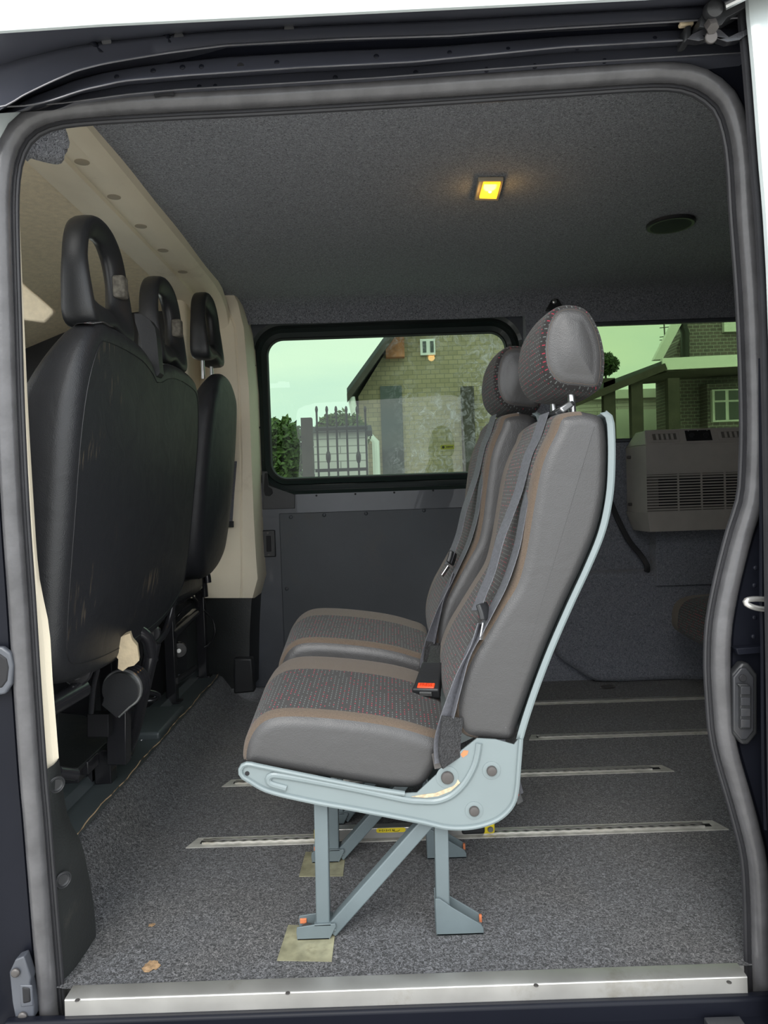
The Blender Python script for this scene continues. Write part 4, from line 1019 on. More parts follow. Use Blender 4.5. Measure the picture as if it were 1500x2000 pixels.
    build_sub(MB().strip([b1-side*0.013+nn*0.002, b1+side*0.013+nn*0.002], 0.006, 0.008, ax_), 'buckle_slot', M['steel'], bk)
    MB().strip(smooth_path([bp(856,1262,0.47), bp(852,1282,0.43), bp(846,1304,0.38)], 8), 0.036, 0.004, (1,-0.1,0.1)).build('buckle_webbing', M['webbing_loop'], root)
    return root, (b0, b1, side, nn, ax_, bk)

near_seat, nb_ = build_seat((0, 0, 0), (0, 0), 'passenger seat nearest the doorway, light grey metal side plate with three dark bolts', 'top')
far_seat, fb_ = build_seat((0.0, 0.465, 0.040), (0.014, -0.034), 'passenger seat second from the doorway, beside the far window and mostly behind the other', 'mid', lean=-0.045)

# lettering on the red release button
def text_on(body, size, centre, xdir, ydir, m, root_part, name, depth=0.0004):
    cu = bpy.data.curves.new(name, 'FONT'); cu.body = body; cu.size = size; cu.align_x = 'CENTER'; cu.align_y = 'CENTER'; cu.extrude = depth
    tmp = bpy.data.objects.new(name, cu); col.objects.link(tmp)
    dg = bpy.context.evaluated_depsgraph_get(); me = bpy.data.meshes.new_from_object(tmp.evaluated_get(dg))
    bpy.data.objects.remove(tmp)
    x = Vector(xdir).normalized(); y = Vector(ydir); y = (y-x*y.dot(x)).normalized(); z = x.cross(y)
    R = Matrix((x, y, z)).transposed()
    for v in me.vertices: v.co = Vector(centre)+R @ v.co
    me.materials.clear(); me.materials.append(m)
    o = bpy.data.objects.new(name, me); col.objects.link(o)
    if root_part is not None:
        r = root_part.parent.location if root_part.parent else root_part.location
        for v in me.vertices: v.co -= r
        o.parent = root_part
    return o
b0, b1, sd_, nn, ax_, bk = nb_
text_on('PRESS', 0.011, b0.lerp(b1, 0.86)+nn*0.0155, sd_ if sd_.x > 0 else -sd_, -ax_, M['red_deep'], bk, 'press_lettering')

# glued plates below the front feet
def plate(pts, label):
    w = [PZ(a, b, 0.0) for a, b in pts]; c = sum(w, Vector())/4
    o = MB().extr([(v.x, v.y, 0.0003) for v in w], (0, 0, 0.0017)).build('floor_plate', M['resin'])
    for v in o.data.vertices: v.co -= Vector((c.x, c.y, 0))
    o.location = (c.x, c.y, 0); tag(o, label, 'floor plate', 'worn plates glued to the carpet under the front feet')
plate([(541,1877),(648,1879),(656,1812),(563,1808)], 'worn yellowish floor plate under the front foot nearest the doorway')
plate([(584,1713),(670,1712),(675,1668),(597,1665)], 'worn yellowish floor plate further in, under the second front foot')

# wheelchair restraint bar lying on the nearest track
ry = PZ(780, 1632, 0).y-0.012
rx0, rx1 = P(618, 1640, ry).x, P(968, 1630, ry).x
rb = empty('restraint_bar', ((rx0+rx1)/2, ry, 0.0), 'silver locking bar with yellow ends lying on the nearest lashing track under the seat', 'locking bar')
zt = P(700, 1615, ry).z
MB().box((rx0+0.012, ry-0.012, 0.006), (rx1-0.03, ry+0.012, 0.032)).build('bar_tube', M['alu'], rb, bevel=0.002)
MB().box((rx0-0.004, ry-0.014, 0.005), (rx0+0.014, ry+0.014, 0.034)).build('end_cap', M['yellow'], rb, bevel=0.004)
MB().box((rx1-0.035, ry-0.008, 0.005), (rx1-0.002, ry+0.018, 0.036)).build('end_cap', M['yellow'], rb, bevel=0.006)
px_ = P(928, 1620, ry).x
MB().box((px_-0.034, ry-0.018, 0.010), (px_+0.022, ry+0.014, 0.052)).build('release_lever', M['black'], rb, bevel=0.006)
q = P(958, 1626, ry-0.012); MB().disc((q.x, ry-0.0125, 0.02), (0,-1,0), 0.007, 0.004, 12).build('end_bolt', M['steel'], rb)
l0, l1 = P(735, 1618, ry).x, P(792, 1618, ry).x
lb = MB(); lb.add([(x, ry-0.0128, z) for x, z in roundrect(l0, 0.0205, l1, 0.0315, 0.005, 5)], [tuple(range(24))]); lb = lb.build('label', M['yellow'], rb)
# the print is rubbed and unreadable in the photograph: only its worn strokes are copied
lm = MB(); lw = l1-l0
for u, h_ in ((0.10,0.004),(0.15,0.003),(0.21,0.006),(0.27,0.003),(0.34,0.005),(0.40,0.003),(0.46,0.005),(0.55,0.004),(0.60,0.004)):
    lm.box((l0+lw*u, ry-0.0134, 0.0262-h_/2), (l0+lw*u+0.0016, ry-0.0129, 0.0262+h_/2))
build_sub(lm, 'worn_print', M['iron'], lb)
build_sub(MB().tube([(l0+lw*0.68+0.008*math.cos(t), ry-0.0130, 0.0268+0.0042*math.sin(t)) for t in [PI+PI*i/12 for i in range(13)]], 0.0006, 5), 'printed_arc', M['iron'], lb)

# strap end hanging behind the near seat
q = P(1012, 1548, 0.42)
se = empty('strap_end', (q.x, q.y, q.z-0.02), 'chrome strap end hanging just behind the near seat side plate', 'strap end')
MB().strip(smooth_path([Vector((0.235,0.42,0.325)), P(985,1470,0.42), P(1003,1512,0.42), P(1014,1552,0.42)], 16), 0.022, 0.003, (1, 0.4, 0.3)).build('strap', M['webbing'], se)
MB().strip([P(1006,1540,0.417), P(1016,1568,0.417)], 0.016, 0.004, (1, 0.4, 0.4)).build('hook', M['steel'], se, bevel=0.001)
MB().strip([P(1009,1551,0.414), P(1013,1553,0.414)], 0.004, 0.004, (0.3, 0.4, 1)).build('red_mark', M['red_deep'], se)

# ================================================================ CAB SEATS
def slab(outline, xr, thick, r, bulge=0.015, n=96):
    """closed (y,z) outline, rear face at x = xr(z), thick towards the front; rounded edges"""
    prof = smooth2(outline, n); ztop = max(z for _, z in prof)
    st = [(-(r*(1-math.cos(PI/2*k/6))), r*(1-math.sin(PI/2*k/6))) for k in range(7)]
    st2 = [(-thick+r*(1-math.cos(PI/2*k/6)), r*(1-math.sin(PI/2*k/6))) for k in range(6, -1, -1)]
    rows = []
    for dx, i_ in st+st2: rows.append([(xr(z)+dx*(1-0.6*min(1, max(0, (z-ztop+0.20)/0.20))**1.2), y, z) for y, z in inset_clean(prof, i_)])
    c = (sum(p[1] for p in rows[0])/n, sum(p[2] for p in rows[0])/n)
    cap = [rows[0]]
    for q in (0.94, 0.85, 0.7, 0.5, 0.25):
        cap.append([(xr(c[1]+(z-c[1])*q)+bulge*(1-q*q), c[0]+(y-c[0])*q, c[1]+(z-c[1])*q) for _, y, z in rows[0]])
    R_ = MB(); R_.grid(cap, True); R_.add(cap[-1], [tuple(range(n))])
    S_ = MB(); S_.grid(rows, True); S_.add(rows[-1], [tuple(range(n))])
    return S_, R_, rows[0]

def loop_headrest(yc, zb, x0, root, lbl=None, tilt=0.10, pad=True):
    O_ = [(-.118,-.012),(-.128,.05),(-.125,.12),(-.100,.185),(-.055,.222),(0,.232),(.055,.222),(.100,.185),(.125,.12),(.128,.05),(.118,-.012),(.06,-.02),(0,-.004),(-.06,-.02)]
    I_ = [(-.062,.060),(-.072,.09),(-.071,.13),(-.058,.165),(-.028,.182),(0,.185),(.028,.182),(.058,.165),(.071,.13),(.072,.09),(.062,.060),(.032,.050),(0,.048),(-.032,.050)]
    o_ = smooth2([(a, b) for a, b in O_], 72); i_ = smooth2([(a, b) for a, b in I_], 72)
    rows = []; m = 18
    for (a, b), (c, d) in zip(o_, i_):
        row = []
        for k in range(m):
            t = 2*PI*k/m; u = 0.5+0.5*math.copysign(abs(math.cos(t))**0.7, math.cos(t)); w = math.copysign(abs(math.sin(t))**0.7, math.sin(t))
            y = c+(a-c)*u; z = d+(b-d)*u
            th = 0.029+0.012*max(0, 1-z/0.12)
            x = x0+w*th*(0.32+0.68*u)*1.1+tilt*(z-0.1)*-0.25
            row.append((x, yc+y, zb+z))
        rows.append(row)
    rows.append(rows[0])
    h = MB().grid(rows, True).build('headrest', M['black'], root, merge=True, autos=70)
    if lbl: h['label'] = lbl
    if pad:
        p = MB(); p.box((x0+0.006, yc+0.066, zb+0.085), (x0+0.0335, yc+0.098, zb+0.135)); build_sub(p, 'worn_pad', M['patch'], h, bevel=0.006)
    for s_ in (-1, 1):
        p = MB(); p.tube([(x0-0.002, yc+s_*0.065, zb+0.02), (x0-0.002, yc+s_*0.065, zb-0.085)], 0.0065, 12); p.build('headrest_post', M['steel'], root)
    return h
xr = lambda z: -0.635+0.085*min(1, max(0, (z-0.5)/0.7))**1.0

# double bench
bench = empty('cab_bench_seat', (-0.85, 0.60, 0.10), 'wide black double cab seat seen from behind, with two looped headrests', 'seat', 'black cab seats seen from behind')
outl = [(0.128,0.62),(0.126,0.80),(0.128,0.98),(0.150,1.10),(0.20,1.185),(0.27,1.205),(0.46,1.205),(0.56,1.185),(0.60,1.170),(0.66,1.19),(0.76,1.205),(0.93,1.20),(1.00,1.17),(1.045,1.08),(1.06,0.95),(1.055,0.75),(1.04,0.62),(0.98,0.53),(0.78,0.47),(0.45,0.455),(0.22,0.475),(0.145,0.52)]
S_, R_, r0 = slab(outl, xr, 0.135, 0.038, 0.022)
bb = S_.build('backrest', M['cab_leather'], bench, merge=True); build_sub(R_, 'back_panel', M['scuffed'], bb, merge=True)
build_sub(MB().tube([(x+0.0004, y, z) for x, y, z in r0], 0.0011, 5, closed=True), 'stitched_seam', M['cord'], bb)
# patterned cloth showing at the top edge
pt = MB(); rows = []
for k in range(10):
    y = 0.195+0.012*k; z = 1.188+0.018*min(1, (y-0.195)/0.06)
    rows.append([(xr(1.2)-0.006-0.011*j, y, z+0.0025-0.0012*abs(j-2)) for j in range(5)])
pt.grid(rows)
for fi in range(len(pt.f)): pt.uv[fi] = [(pt.v[i][0]+5, pt.v[i][1]+5) for i in pt.f[fi]]
build_sub(pt, 'patterned_panel', M['dash'], bb)
loop_headrest(0.345, 1.215, -0.602, bench, 'large black looped headrest with a hole')
loop_headrest(0.815, 1.228, -0.607, bench, 'large black looped headrest with a hole')
# belt guide moulding between the headrests
px_poly([(262,612),(276,613),(292,624),(303,640),(306,662),(312,728),(307,735),(288,722),(280,690),(272,655),(264,630)], 0.585, 0.035).build('belt_guide', M['black'], bench, bevel=0.006)
MB().box((-1.18, 0.14, 0.47), (-0.70, 1.05, 0.60)).build('seat_cushion', M['leather_matt'], bench, bevel=0.04)
# underframe tubes, motor-like reel cover and brackets
fb = M['frame_black']
def fr_tube(pts, r, name='frame_tube', root=bench, m=None): return MB().tube(smooth_path([Vector(p) for p in pts], max(8, 4*len(pts))), r, 12).build(name, m or fb, root)
fr_tube([P(90,1385,0.20), P(160,1345,0.33)], 0.021)
fr_tube([P(150,1350,0.34), P(155,1300,0.34), P(170,1230,0.32)], 0.012)
q = P(153, 1311, 0.33)
rc = MB().disc(q, (0.25,-1,0.1), 0.030, 0.02, 20).build('recliner_hub', fb, bench); build_sub(MB().disc(q+Vector((0.004,-0.021,0)), (0.2,-1,0.1), 0.013, 0.008, 16, 0.002), 'hub_bolt', M['steel'], rc)
build_sub(MB().bar(q+Vector((-0.03,-0.01,0.035)), q+Vector((0.01,-0.012,0.03)), 0.014, 0.006), 'hub_clip', M['steel'], rc)
# belt reel housing: round drum with pointed cover
dc = P(236, 1348, 0.52); drum = MB(); pts = []
for k in range(26):
    t = math.radians(-65+k*(270/25)); pts.append((math.cos(t), math.sin(t)))
rad = 0.044; prof = [(dc.x+rad*a, dc.z+rad*b) for a, b in pts]
prof += [(dc.x-rad*1.05, dc.z-rad*0.75), (dc.x-rad*0.25, dc.z-rad*1.5)]
drum.prism(prof, dc.y-0.006, dc.y+0.085)
rl = drum.build('belt_reel', M['black'], bench, bevel=0.003)
build_sub(MB().tube([(x, dc.y+0.012, z) for x, z in inset(prof, -0.002)], 0.004, 6, closed=True), 'reel_band', M['steel'], rl)
for k in range(3):
    build_sub(MB().tube([(dc.x+rad*1.03*math.cos(t), dc.y+0.035+k*0.017, dc.z+rad*1.03*math.sin(t)) for t in [2*PI*i/20 for i in range(20)]], 0.004, 6, closed=True), 'reel_rib', fb, rl)
fr_tube([P(195,1290,0.42), P(183,1340,0.44), P(178,1392,0.46)], 0.006, 'actuator_rod')
px_poly([(208,1385),(246,1385),(246,1495),(208,1495)], 0.60, 0.04).build('frame_post', fb, bench, bevel=0.003)
px_poly([(170,1395),(212,1395),(212,1440),(170,1440)], 0.56, 0.03).build('frame_web', M['dark'], bench, bevel=0.002)
fr_tube([P(300,1255,0.66), P(285,1320,0.66), P(262,1420,0.70), P(246,1470,0.75)], 0.020)
fr_tube([P(235,1245,0.60), P(262,1232,0.62), P(288,1248,0.64), P(296,1290,0.66)], 0.018)
fr_tube([P(340,1160,0.95), P(330,1210,0.92), P(318,1240,0.88), P(290,1268,0.80)], 0.012)
q = P(297, 1235, 0.80); MB().disc(q, (0.3,-1,0), 0.024, 0.02, 18).build('pivot_plate', fb, bench); MB().disc(q+Vector((0.004,-0.022,0)), (0.3,-1,0), 0.009, 0.006, 12).build('pivot_bolt', M['bolt'], bench)
fr_tube([P(252,1365,0.9), P(285,1352,0.95), P(310,1358,0.98), P(295,1368,0.98), P(255,1370,0.95)], 0.008, 'wire_loop')
# folded tread plate beside the near base
tr_ = MB(); tz = 0.235
tq = [P(100,1388,0.55), P(152,1391,0.55), P(236,1420,0.42), P(150,1492,0.16), P(100,1492,0.14)]
for v in tq: v.z = 0.0
a1 = [PZ(112,1391,0.20), PZ(160,1396,0.20), PZ(240,1421,0.20), PZ(152,1500,0.20), PZ(105,1500,0.20)]
tr_.extr(a1, (0,0,-0.012)); trp = tr_.build('tread_plate', M['black_worn'], bench, bevel=0.004)
for f_ in (0.25, 0.72):
    e_ = a1[3].lerp(a1[2], f_); build_sub(MB().box((e_.x-0.02, e_.y-0.03, 0.165), (e_.x+0.006, e_.y+0.035, 0.198)), 'bracket_tab', fb, trp, bevel=0.003)
e_ = a1[3].lerp(a1[2], 0.5); MB().box((e_.x-0.05, e_.y-0.13, 0.155), (e_.x-0.008, e_.y+0.14, 0.185)).build('side_rail', fb, bench, bevel=0.003)
fr_tube([P(112,1508,0.16), P(147,1513,0.20)], 0.012, 'stub_tube')
for a, b, c in ((205, 1435, 1528), (168, 1500, 1528)):
    f_ = PZ(a, c, 0.10); MB().box((f_.x-0.022, f_.y-0.012, 0.098), (f_.x+0.022, f_.y+0.03, 0.19)).build('base_leg', fb, bench, bevel=0.003)
f_ = PZ(228, 1413, 0.10)
MB().box((f_.x-0.05, f_.y-0.02, 0.098), (f_.x+0.0, f_.y+0.02, 0.5)).build('base_leg', fb, bench, bevel=0.003)
MB().box((-1.15, 0.20, 0.099), (-0.90, 0.24, 0.47)).build('base_leg', fb, bench); MB().box((-1.15, 0.95, 0.099), (-0.90, 0.99, 0.47)).build('base_leg', fb, bench)
# torn cream foam poking out under the back panel
fp = [P(a, b, 0.46) for a, b in ((207,1263),(222,1252),(240,1242),(254,1237),(258,1250),(268,1262),(272,1290),(262,1300),(250,1303),(240,1311),(230,1306),(231,1288),(222,1276),(217,1272))]
fo = MB().extr(fp, (-0.01, 0.035, 0)).build('torn_foam', M['foam'], bench, bevel=0.004); fo['label'] = 'torn cream foam'
# scuffed marks on the back panel
# driver seat
drv = empty('cab_chair', (-0.85, 1.40, 0.10), 'single black driver seat with small looped headrest, beside the beige pillar', 'seat', 'black cab seats seen from behind')
outl = [(1.18,0.66),(1.165,0.85),(1.18,1.08),(1.22,1.19),(1.30,1.265),(1.40,1.28),(1.50,1.265),(1.58,1.20),(1.62,1.06),(1.63,0.85),(1.61,0.70),(1.55,0.60),(1.40,0.55),(1.25,0.57)]
S_, R_, r0 = slab(outl, xr, 0.13, 0.045, 0.02)
db = S_.build('backrest', M['leather_matt'], drv, merge=True); build_sub(R_, 'back_panel', M['leather_matt'], db, merge=True)
loop_headrest(1.40, 1.345, -0.622, drv, 'black looped headrest raised on steel posts', pad=False)
MB().box((-1.15, 1.18, 0.46), (-0.72, 1.62, 0.58)).build('seat_cushion', M['leather_matt'], drv, bevel=0.04)
px_poly([(362,1068),(412,1046),(410,1062),(366,1076)], 1.45, 0.02).build('foam_edge', mat('yellow_foam', (0.50, 0.36, 0.12), 0.9, var=0.3), drv, bevel=0.003)
px_poly([(350,1076),(412,1060),(405,1120),(352,1128)], 1.47, 0.05).build('rear_skirt', M['leather_matt'], drv, bevel=0.006)
for a, foot in ((338, 1372), (398, 1322)):
    f_ = PZ(a, foot, 0.10); MB().box((f_.x-0.018, f_.y-0.018, 0.098), (f_.x+0.018, f_.y+0.018, 0.46)).build('base_leg', fb, drv, bevel=0.003)
    MB().box((f_.x-0.05, f_.y-0.02, 0.098), (f_.x+0.03, f_.y+0.03, 0.106)).build('leg_foot', fb, drv, bevel=0.002)
d0 = lambda pts, r, nm='frame_tube': MB().tube(smooth_path([Vector(p) for p in pts], max(8, 4*len(pts))), r, 12).build(nm, fb, drv)
d0([P(335,1180,1.36), P(385,1145,1.58)], 0.022)
d0([P(335,1240,1.36), P(380,1198,1.58)], 0.020)
d0([P(345,1330,1.36), P(380,1305,1.6)], 0.012)
d0([P(345,1135,1.40), P(372,1118,1.5), P(395,1128,1.6), P(400,1165,1.62)], 0.014)
d0([P(385,1125,1.5), P(402,1120,1.5), P(406,1138,1.5)], 0.014)
d0([P(372,1180,1.55), P(350,1200,1.5), P(340,1215,1.5)], 0.004, 'cable')
d0([P(398,1192,1.64), P(415,1210,1.66), P(420,1235,1.66), P(412,1255,1.66), P(400,1265,1.66)], 0.004, 'cable')
d0([P(360,1150,1.45), P(385,1175,1.55), P(388,1200,1.6)], 0.004, 'cable')
q = P(350, 1268, 1.45); MB().disc(q, (0.3,-1,0), 0.03, 0.02, 18).build('pivot_plate', fb, drv); MB().disc(q+Vector((0.005,-0.022,0)), (0.3,-1,0), 0.009, 0.006, 12).build('pivot_bolt', M['steel'], drv)
MB().box((-1.10, 1.22, 0.099), (-0.84, 1.60, 0.45)).build('base_box', M['dark'], drv, bevel=0.01)
# raised cross members in the cab floor
for a, b in (((250,1432),(345,1378)), ((292,1375),(350,1310))):
    pass
p0 = PZ(262, 1430, 0.125); MB().box((p0.x-0.10, p0.y, 0.09), (-0.715, p0.y+0.28, 0.122)).build('floor_bracket', M['vinyl'], cabfloor, bevel=0.008)
q = PZ(274, 1449, 0.12); MB().disc((q.x, q.y+0.01, 0.121), (0,0,1), 0.004, 0.003, 10).build('bracket_screw', M['steel'], cabfloor)
MB().box((-0.80, 1.80, 0.09), (-0.70, 1.90, 0.14)).build('floor_bracket', M['vinyl'], cabfloor, bevel=0.012)

# ================================================================ AIR CONDITIONER, LAMP, SPEAKER, SMALL FITTINGS
HY = 1.63
ax0, ax1 = P(1262, 900, HY).x, P(1262, 900, HY).x+0.44
ztp, zbt = P(1300, 838, HY).z, P(1300, 1038, HY).z
ac = empty('air_conditioner', ((ax0+ax1)/2, 1.72, zbt), 'taupe air conditioner with slatted grille on the carpeted wall under the rear window', 'air conditioner')
xb = P(1238, 900, 1.70).x
def ring_pts(x0, x1, z0, z1, y): return [(x0, y, z0), (x1, y, z0), (x1, y, z1), (x0, y, z1)]
zA = P(1300, 868, HY).z; zB = P(1300, 1000, HY).z
mb = MB()
mb.grid([ring_pts(ax0-0.022, ax1+0.03, zB, zA, 1.80), ring_pts(ax0-0.022, ax1+0.03, zB, zA, 1.70), ring_pts(ax0, ax1, zB, zA, HY)], True); mb.add(ring_pts(ax0, ax1, zB, zA, HY), [(0,1,2,3)], False)
acb = mb.build('casing', M['taupe'], ac, bevel=0.004, autos=25)
mb = MB(); lo = zbt
mb.grid([ring_pts(ax0-0.022, ax1+0.03, zB-0.0, zB+0.004, 1.80), ring_pts(ax0-0.022, ax1+0.03, zB, zB+0.004, 1.70), ring_pts(ax0, ax1, zB, zB+0.004, HY-0.003)], True); mb.add(ring_pts(ax0, ax1, zB, zB+0.004, HY-0.003), [(0,1,2,3)], False)
mb.add([(ax0-0.028,1.80,zB),(ax1+0.028,1.80,zB),(ax1+0.028,1.70,zB),(ax1,HY-0.002,zB),(ax0,HY-0.002,zB),(ax0-0.028,1.70,zB),
        (ax0,1.80,lo),(ax1,1.80,lo),(ax1,1.70,lo),(ax1-0.01,HY+0.003,lo),(ax0+0.01,HY+0.003,lo),(ax0,1.70,lo)],
       [(0,1,2,3,4,5),(11,10,9,8,7,6),(0,6,7,1),(1,7,8,2),(2,8,9,3),(3,9,10,4),(4,10,11,5),(5,11,6,0)], False)
mb.build('lower_cover', M['taupe'], ac, autos=25)
mb = MB(); up = zA; tp = ztp
mb.add([(ax0-0.022,1.80,up),(ax1+0.03,1.80,up),(ax1+0.03,1.70,up),(ax1,HY-0.003,up),(ax0,HY-0.003,up),(ax0-0.022,1.70,up),
        (ax0+0.02,1.80,tp),(ax1-0.02,1.80,tp),(ax1-0.02,1.72,tp),(ax1-0.03,HY+0.022,tp),(ax0+0.004,HY+0.022,tp),(ax0+0.02,1.72,tp)],
       [(5,4,3,2,1,0),(6,7,8,9,10,11),(1,7,6,0),(2,8,7,1),(3,9,8,2),(4,10,9,3),(5,11,10,4),(0,6,11,5)], False)
tpc = mb.build('top_cover', M['taupe'], ac, bevel=0.004, autos=25)
def face(t, k):   # point on the sloped top face
    z = up+0.004+(tp-up-0.006)*k; y = HY-0.003+0.025*k; return Vector((ax0+(ax1-ax0)*t, y-0.001, z))
def onface(t0, t1, k0, k1, name, m, th=0.003, out=0.0):
    mb = MB(); mb.extr([face(t0,k0)+Vector((0,-out,0)), face(t1,k0)+Vector((0,-out,0)), face(t1,k1)+Vector((0,-out,0)), face(t0,k1)+Vector((0,-out,0))], (0, th, 0)); return mb
for t0, t1 in ((0.04, 0.31), (0.66, 0.93)):
    v_ = onface(t0, t1, 0.1, 0.86, 'vent', M['taupe'], 0.004, 0.003).build('air_vent', M['taupe'], ac, bevel=0.002)
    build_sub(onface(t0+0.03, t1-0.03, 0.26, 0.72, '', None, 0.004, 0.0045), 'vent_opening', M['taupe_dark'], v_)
    for k in range(4):
        t_ = t0+0.055+k*0.045; build_sub(onface(t_, t_+0.022, 0.28, 0.70, '', None, 0.004, 0.007), 'louvre', M['taupe'], v_)
cp = onface(0.37, 0.60, 0.12, 0.9, '', None, 0.004, 0.002).build('control_panel', M['dark'], ac)
for t_ in (0.42, 0.55):
    build_sub(MB().disc(face(t_, 0.5)+Vector((0,-0.002,0)), (0,-1,0.3), 0.010, 0.007, 18, r2=0.008), 'control_knob', M['cord'], cp)
for t_ in (0.40, 0.485, 0.57):
    build_sub(MB().disc(face(t_, 0.86)+Vector((0,-0.002,0)), (0,-1,0.3), 0.0016, 0.001, 8), 'panel_mark', M['white'], cp)
z0g, z1g = P(1300, 998, HY).z, P(1300, 926, HY).z
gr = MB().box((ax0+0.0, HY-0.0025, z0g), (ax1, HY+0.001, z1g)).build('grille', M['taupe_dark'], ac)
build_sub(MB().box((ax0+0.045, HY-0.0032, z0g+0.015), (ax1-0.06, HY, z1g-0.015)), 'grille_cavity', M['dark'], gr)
n = 13
for k in range(n):
    z = z0g+(z1g-z0g)*(k+0.3)/n; build_sub(MB().box((ax0-0.003, HY-0.010, z), (ax1+0.003, HY-0.003, z+0.0055)), 'slat', M['taupe'], gr, bevel=0.001)
for t_ in (0.27, 0.48, 0.69):
    build_sub(MB().box((ax0+(ax1-ax0)*t_, HY-0.0105, z0g), (ax0+(ax1-ax0)*t_+0.006, HY-0.004, z1g)), 'divider', M['taupe'], gr)
for py in (893, 985):
    q = P(1236, py, 1.74); MB().disc((ax0-0.022, 1.745, q.z), (-1,0,0), 0.007, 0.014, 12).build('mounting_bolt', M['bolt'], ac)

lampq = PZ(957, 370, 1.655)
lamp = empty('ceiling_light', (lampq.x, lampq.y, 1.655), 'small lit amber lamp with pale square bezel set in the dark carpeted ceiling', 'ceiling light')
L4 = [PZ(a, b, 1.652) for a, b in ((926,389),(974,390),(984,350),(934,351))]
MB().extr([(v.x, v.y, 1.648) for v in L4], (0,0,0.012)).build('bezel', M['beige_dim'], lamp, bevel=0.003)
L4 = [PZ(a, b, 1.645) for a, b in ((936,386),(970,387),(978,357),(944,357))]
ln = MB().extr([(v.x, v.y, 1.642) for v in L4], (0,0,0.008)).build('lens', M['amber'], lamp, bevel=0.002)
c = sum(L4, Vector())/4
build_sub(MB().ball((c.x, c.y, 1.641), 0.0045, 10, (1,1,0.5)), 'bulb', M['bulb'], ln)
ld = bpy.data.lights.new('lamp_light', 'POINT'); ld.energy = 0.16; ld.color = (1, 0.6, 0.2); ld.shadow_soft_size = 0.02
lo_ = bpy.data.objects.new('lamp_light', ld); col.objects.link(lo_); lo_.location = (c.x, c.y, 1.63)

q = PZ(1310, 439, 1.655)
sp_ = empty('ceiling_speaker', (q.x, q.y, 1.655), 'round flat black speaker in the carpeted ceiling to the rear of the amber lamp', 'speaker')
MB().disc((q.x, q.y, 1.660), (0,0,-1), 0.074, 0.010, 40, r2=0.070).build('rim', M['black'], sp_)
MB().disc((q.x, q.y, 1.651), (0,0,-1), 0.062, 0.002, 36, 0.004).build('speaker_grille', mat('speaker_mesh', (0.012,0.014,0.022), 0.6, bump=0.5, bscale=900), sp_)

q = P(1084, 596, 1.80)
anc = empty('belt_anchor', (q.x, 1.82, q.z), 'black belt anchor plate with chrome bolt high on the far wall above the headrests', 'belt anchor')
px_poly([(1066,606),(1078,585),(1090,583),(1100,600),(1102,608)], 1.805, 0.02).build('anchor_plate', M['frame_black'], anc, bevel=0.003)
MB().disc((q.x-0.002, 1.803, P(1084,589,1.8).z), (0,-1,0), 0.010, 0.008, 14, 0.002).build('anchor_bolt', M['steel'], anc)
cd_ = smooth_path([P(1188,968,1.80), P(1205,1010,1.80), P(1228,1055,1.79), P(1252,1085,1.78), P(1264,1105,1.765), P(1263,1117,1.765)], 40)
tag(MB().strip(cd_, 0.022, 0.010, (1, 0, 0.5)).build('drain_hose', M['cord'], None, bevel=0.003), 'black hose hanging down the carpeted wall left of the air conditioner', 'hose')
# little eyelet at the foot of the wheel arch
q = PZ(1185, 1344, 0.0)
tag(MB().tube([(q.x+0.03*math.cos(t), q.y+0.004*math.sin(t)-0.01, 0.008+0.005*math.sin(t)) for t in [2*PI*i/20 for i in range(20)]], 0.003, 6, closed=True).build('lashing_ring', M['bolt']), 'small metal lashing ring on the floor at the foot of the carpeted wheel arch', 'ring')

# ---------------- rear seat of which only the front corner shows
ry0 = 1.02
rs_ = empty('rear_passenger_seat', (1.25, ry0+0.25, 0.0), 'brown cloth seat cushion corner peeping in behind the rear edge of the doorway', 'seat')
q = P(1336, 1215, ry0+0.30)
rp_ = [(q.x+dx, q.z+dz) for dx, dz in ((0.50,0.085),(0.30,0.082),(0.12,0.078),(0.045,0.070),(0.010,0.045),(0.0,0.0),(0.004,-0.035),(0.05,-0.06),(0.20,-0.07),(0.48,-0.07))]
A, B, C = upholstery(rp_, ry0, ry0+0.43, 0.035, lambda i: True, band=(0.10, 0.10), n=90, pipe=0.5, crown=0.01)
rc_ = A.build('seat_cushion', M['leather'], rs_, merge=True, autos=60); bands(B, M['brown'], rc_, merge=True, autos=60); build_sub(C, 'patterned_panel', M['dash'], rc_, merge=True)
rb_ = [(q.x+dx, q.z+dz) for dx, dz in ((0.42,0.05),(0.50,0.30),(0.53,0.62),(0.56,0.63),(0.62,0.60),(0.62,0.30),(0.56,0.0),(0.47,-0.02))]
A, B, C = upholstery(rb_, ry0, ry0+0.43, 0.03, lambda i: i < 45, band=(0.09, 0.09), n=90, pipe=0.4)
rk_ = A.build('backrest', M['leather'], rs_, merge=True); bands(B, M['brown'], rk_, merge=True, autos=60); build_sub(C, 'patterned_panel', M['dash'], rk_, merge=True)
for xx in (0.22, 0.44):
    for yy in (ry0+0.05, ry0+0.36): MB().box((q.x+xx, yy, 0.001), (q.x+xx+0.026, yy+0.026, q.z-0.05)).build('leg', M['grey_dull'], rs_, bevel=0.002)

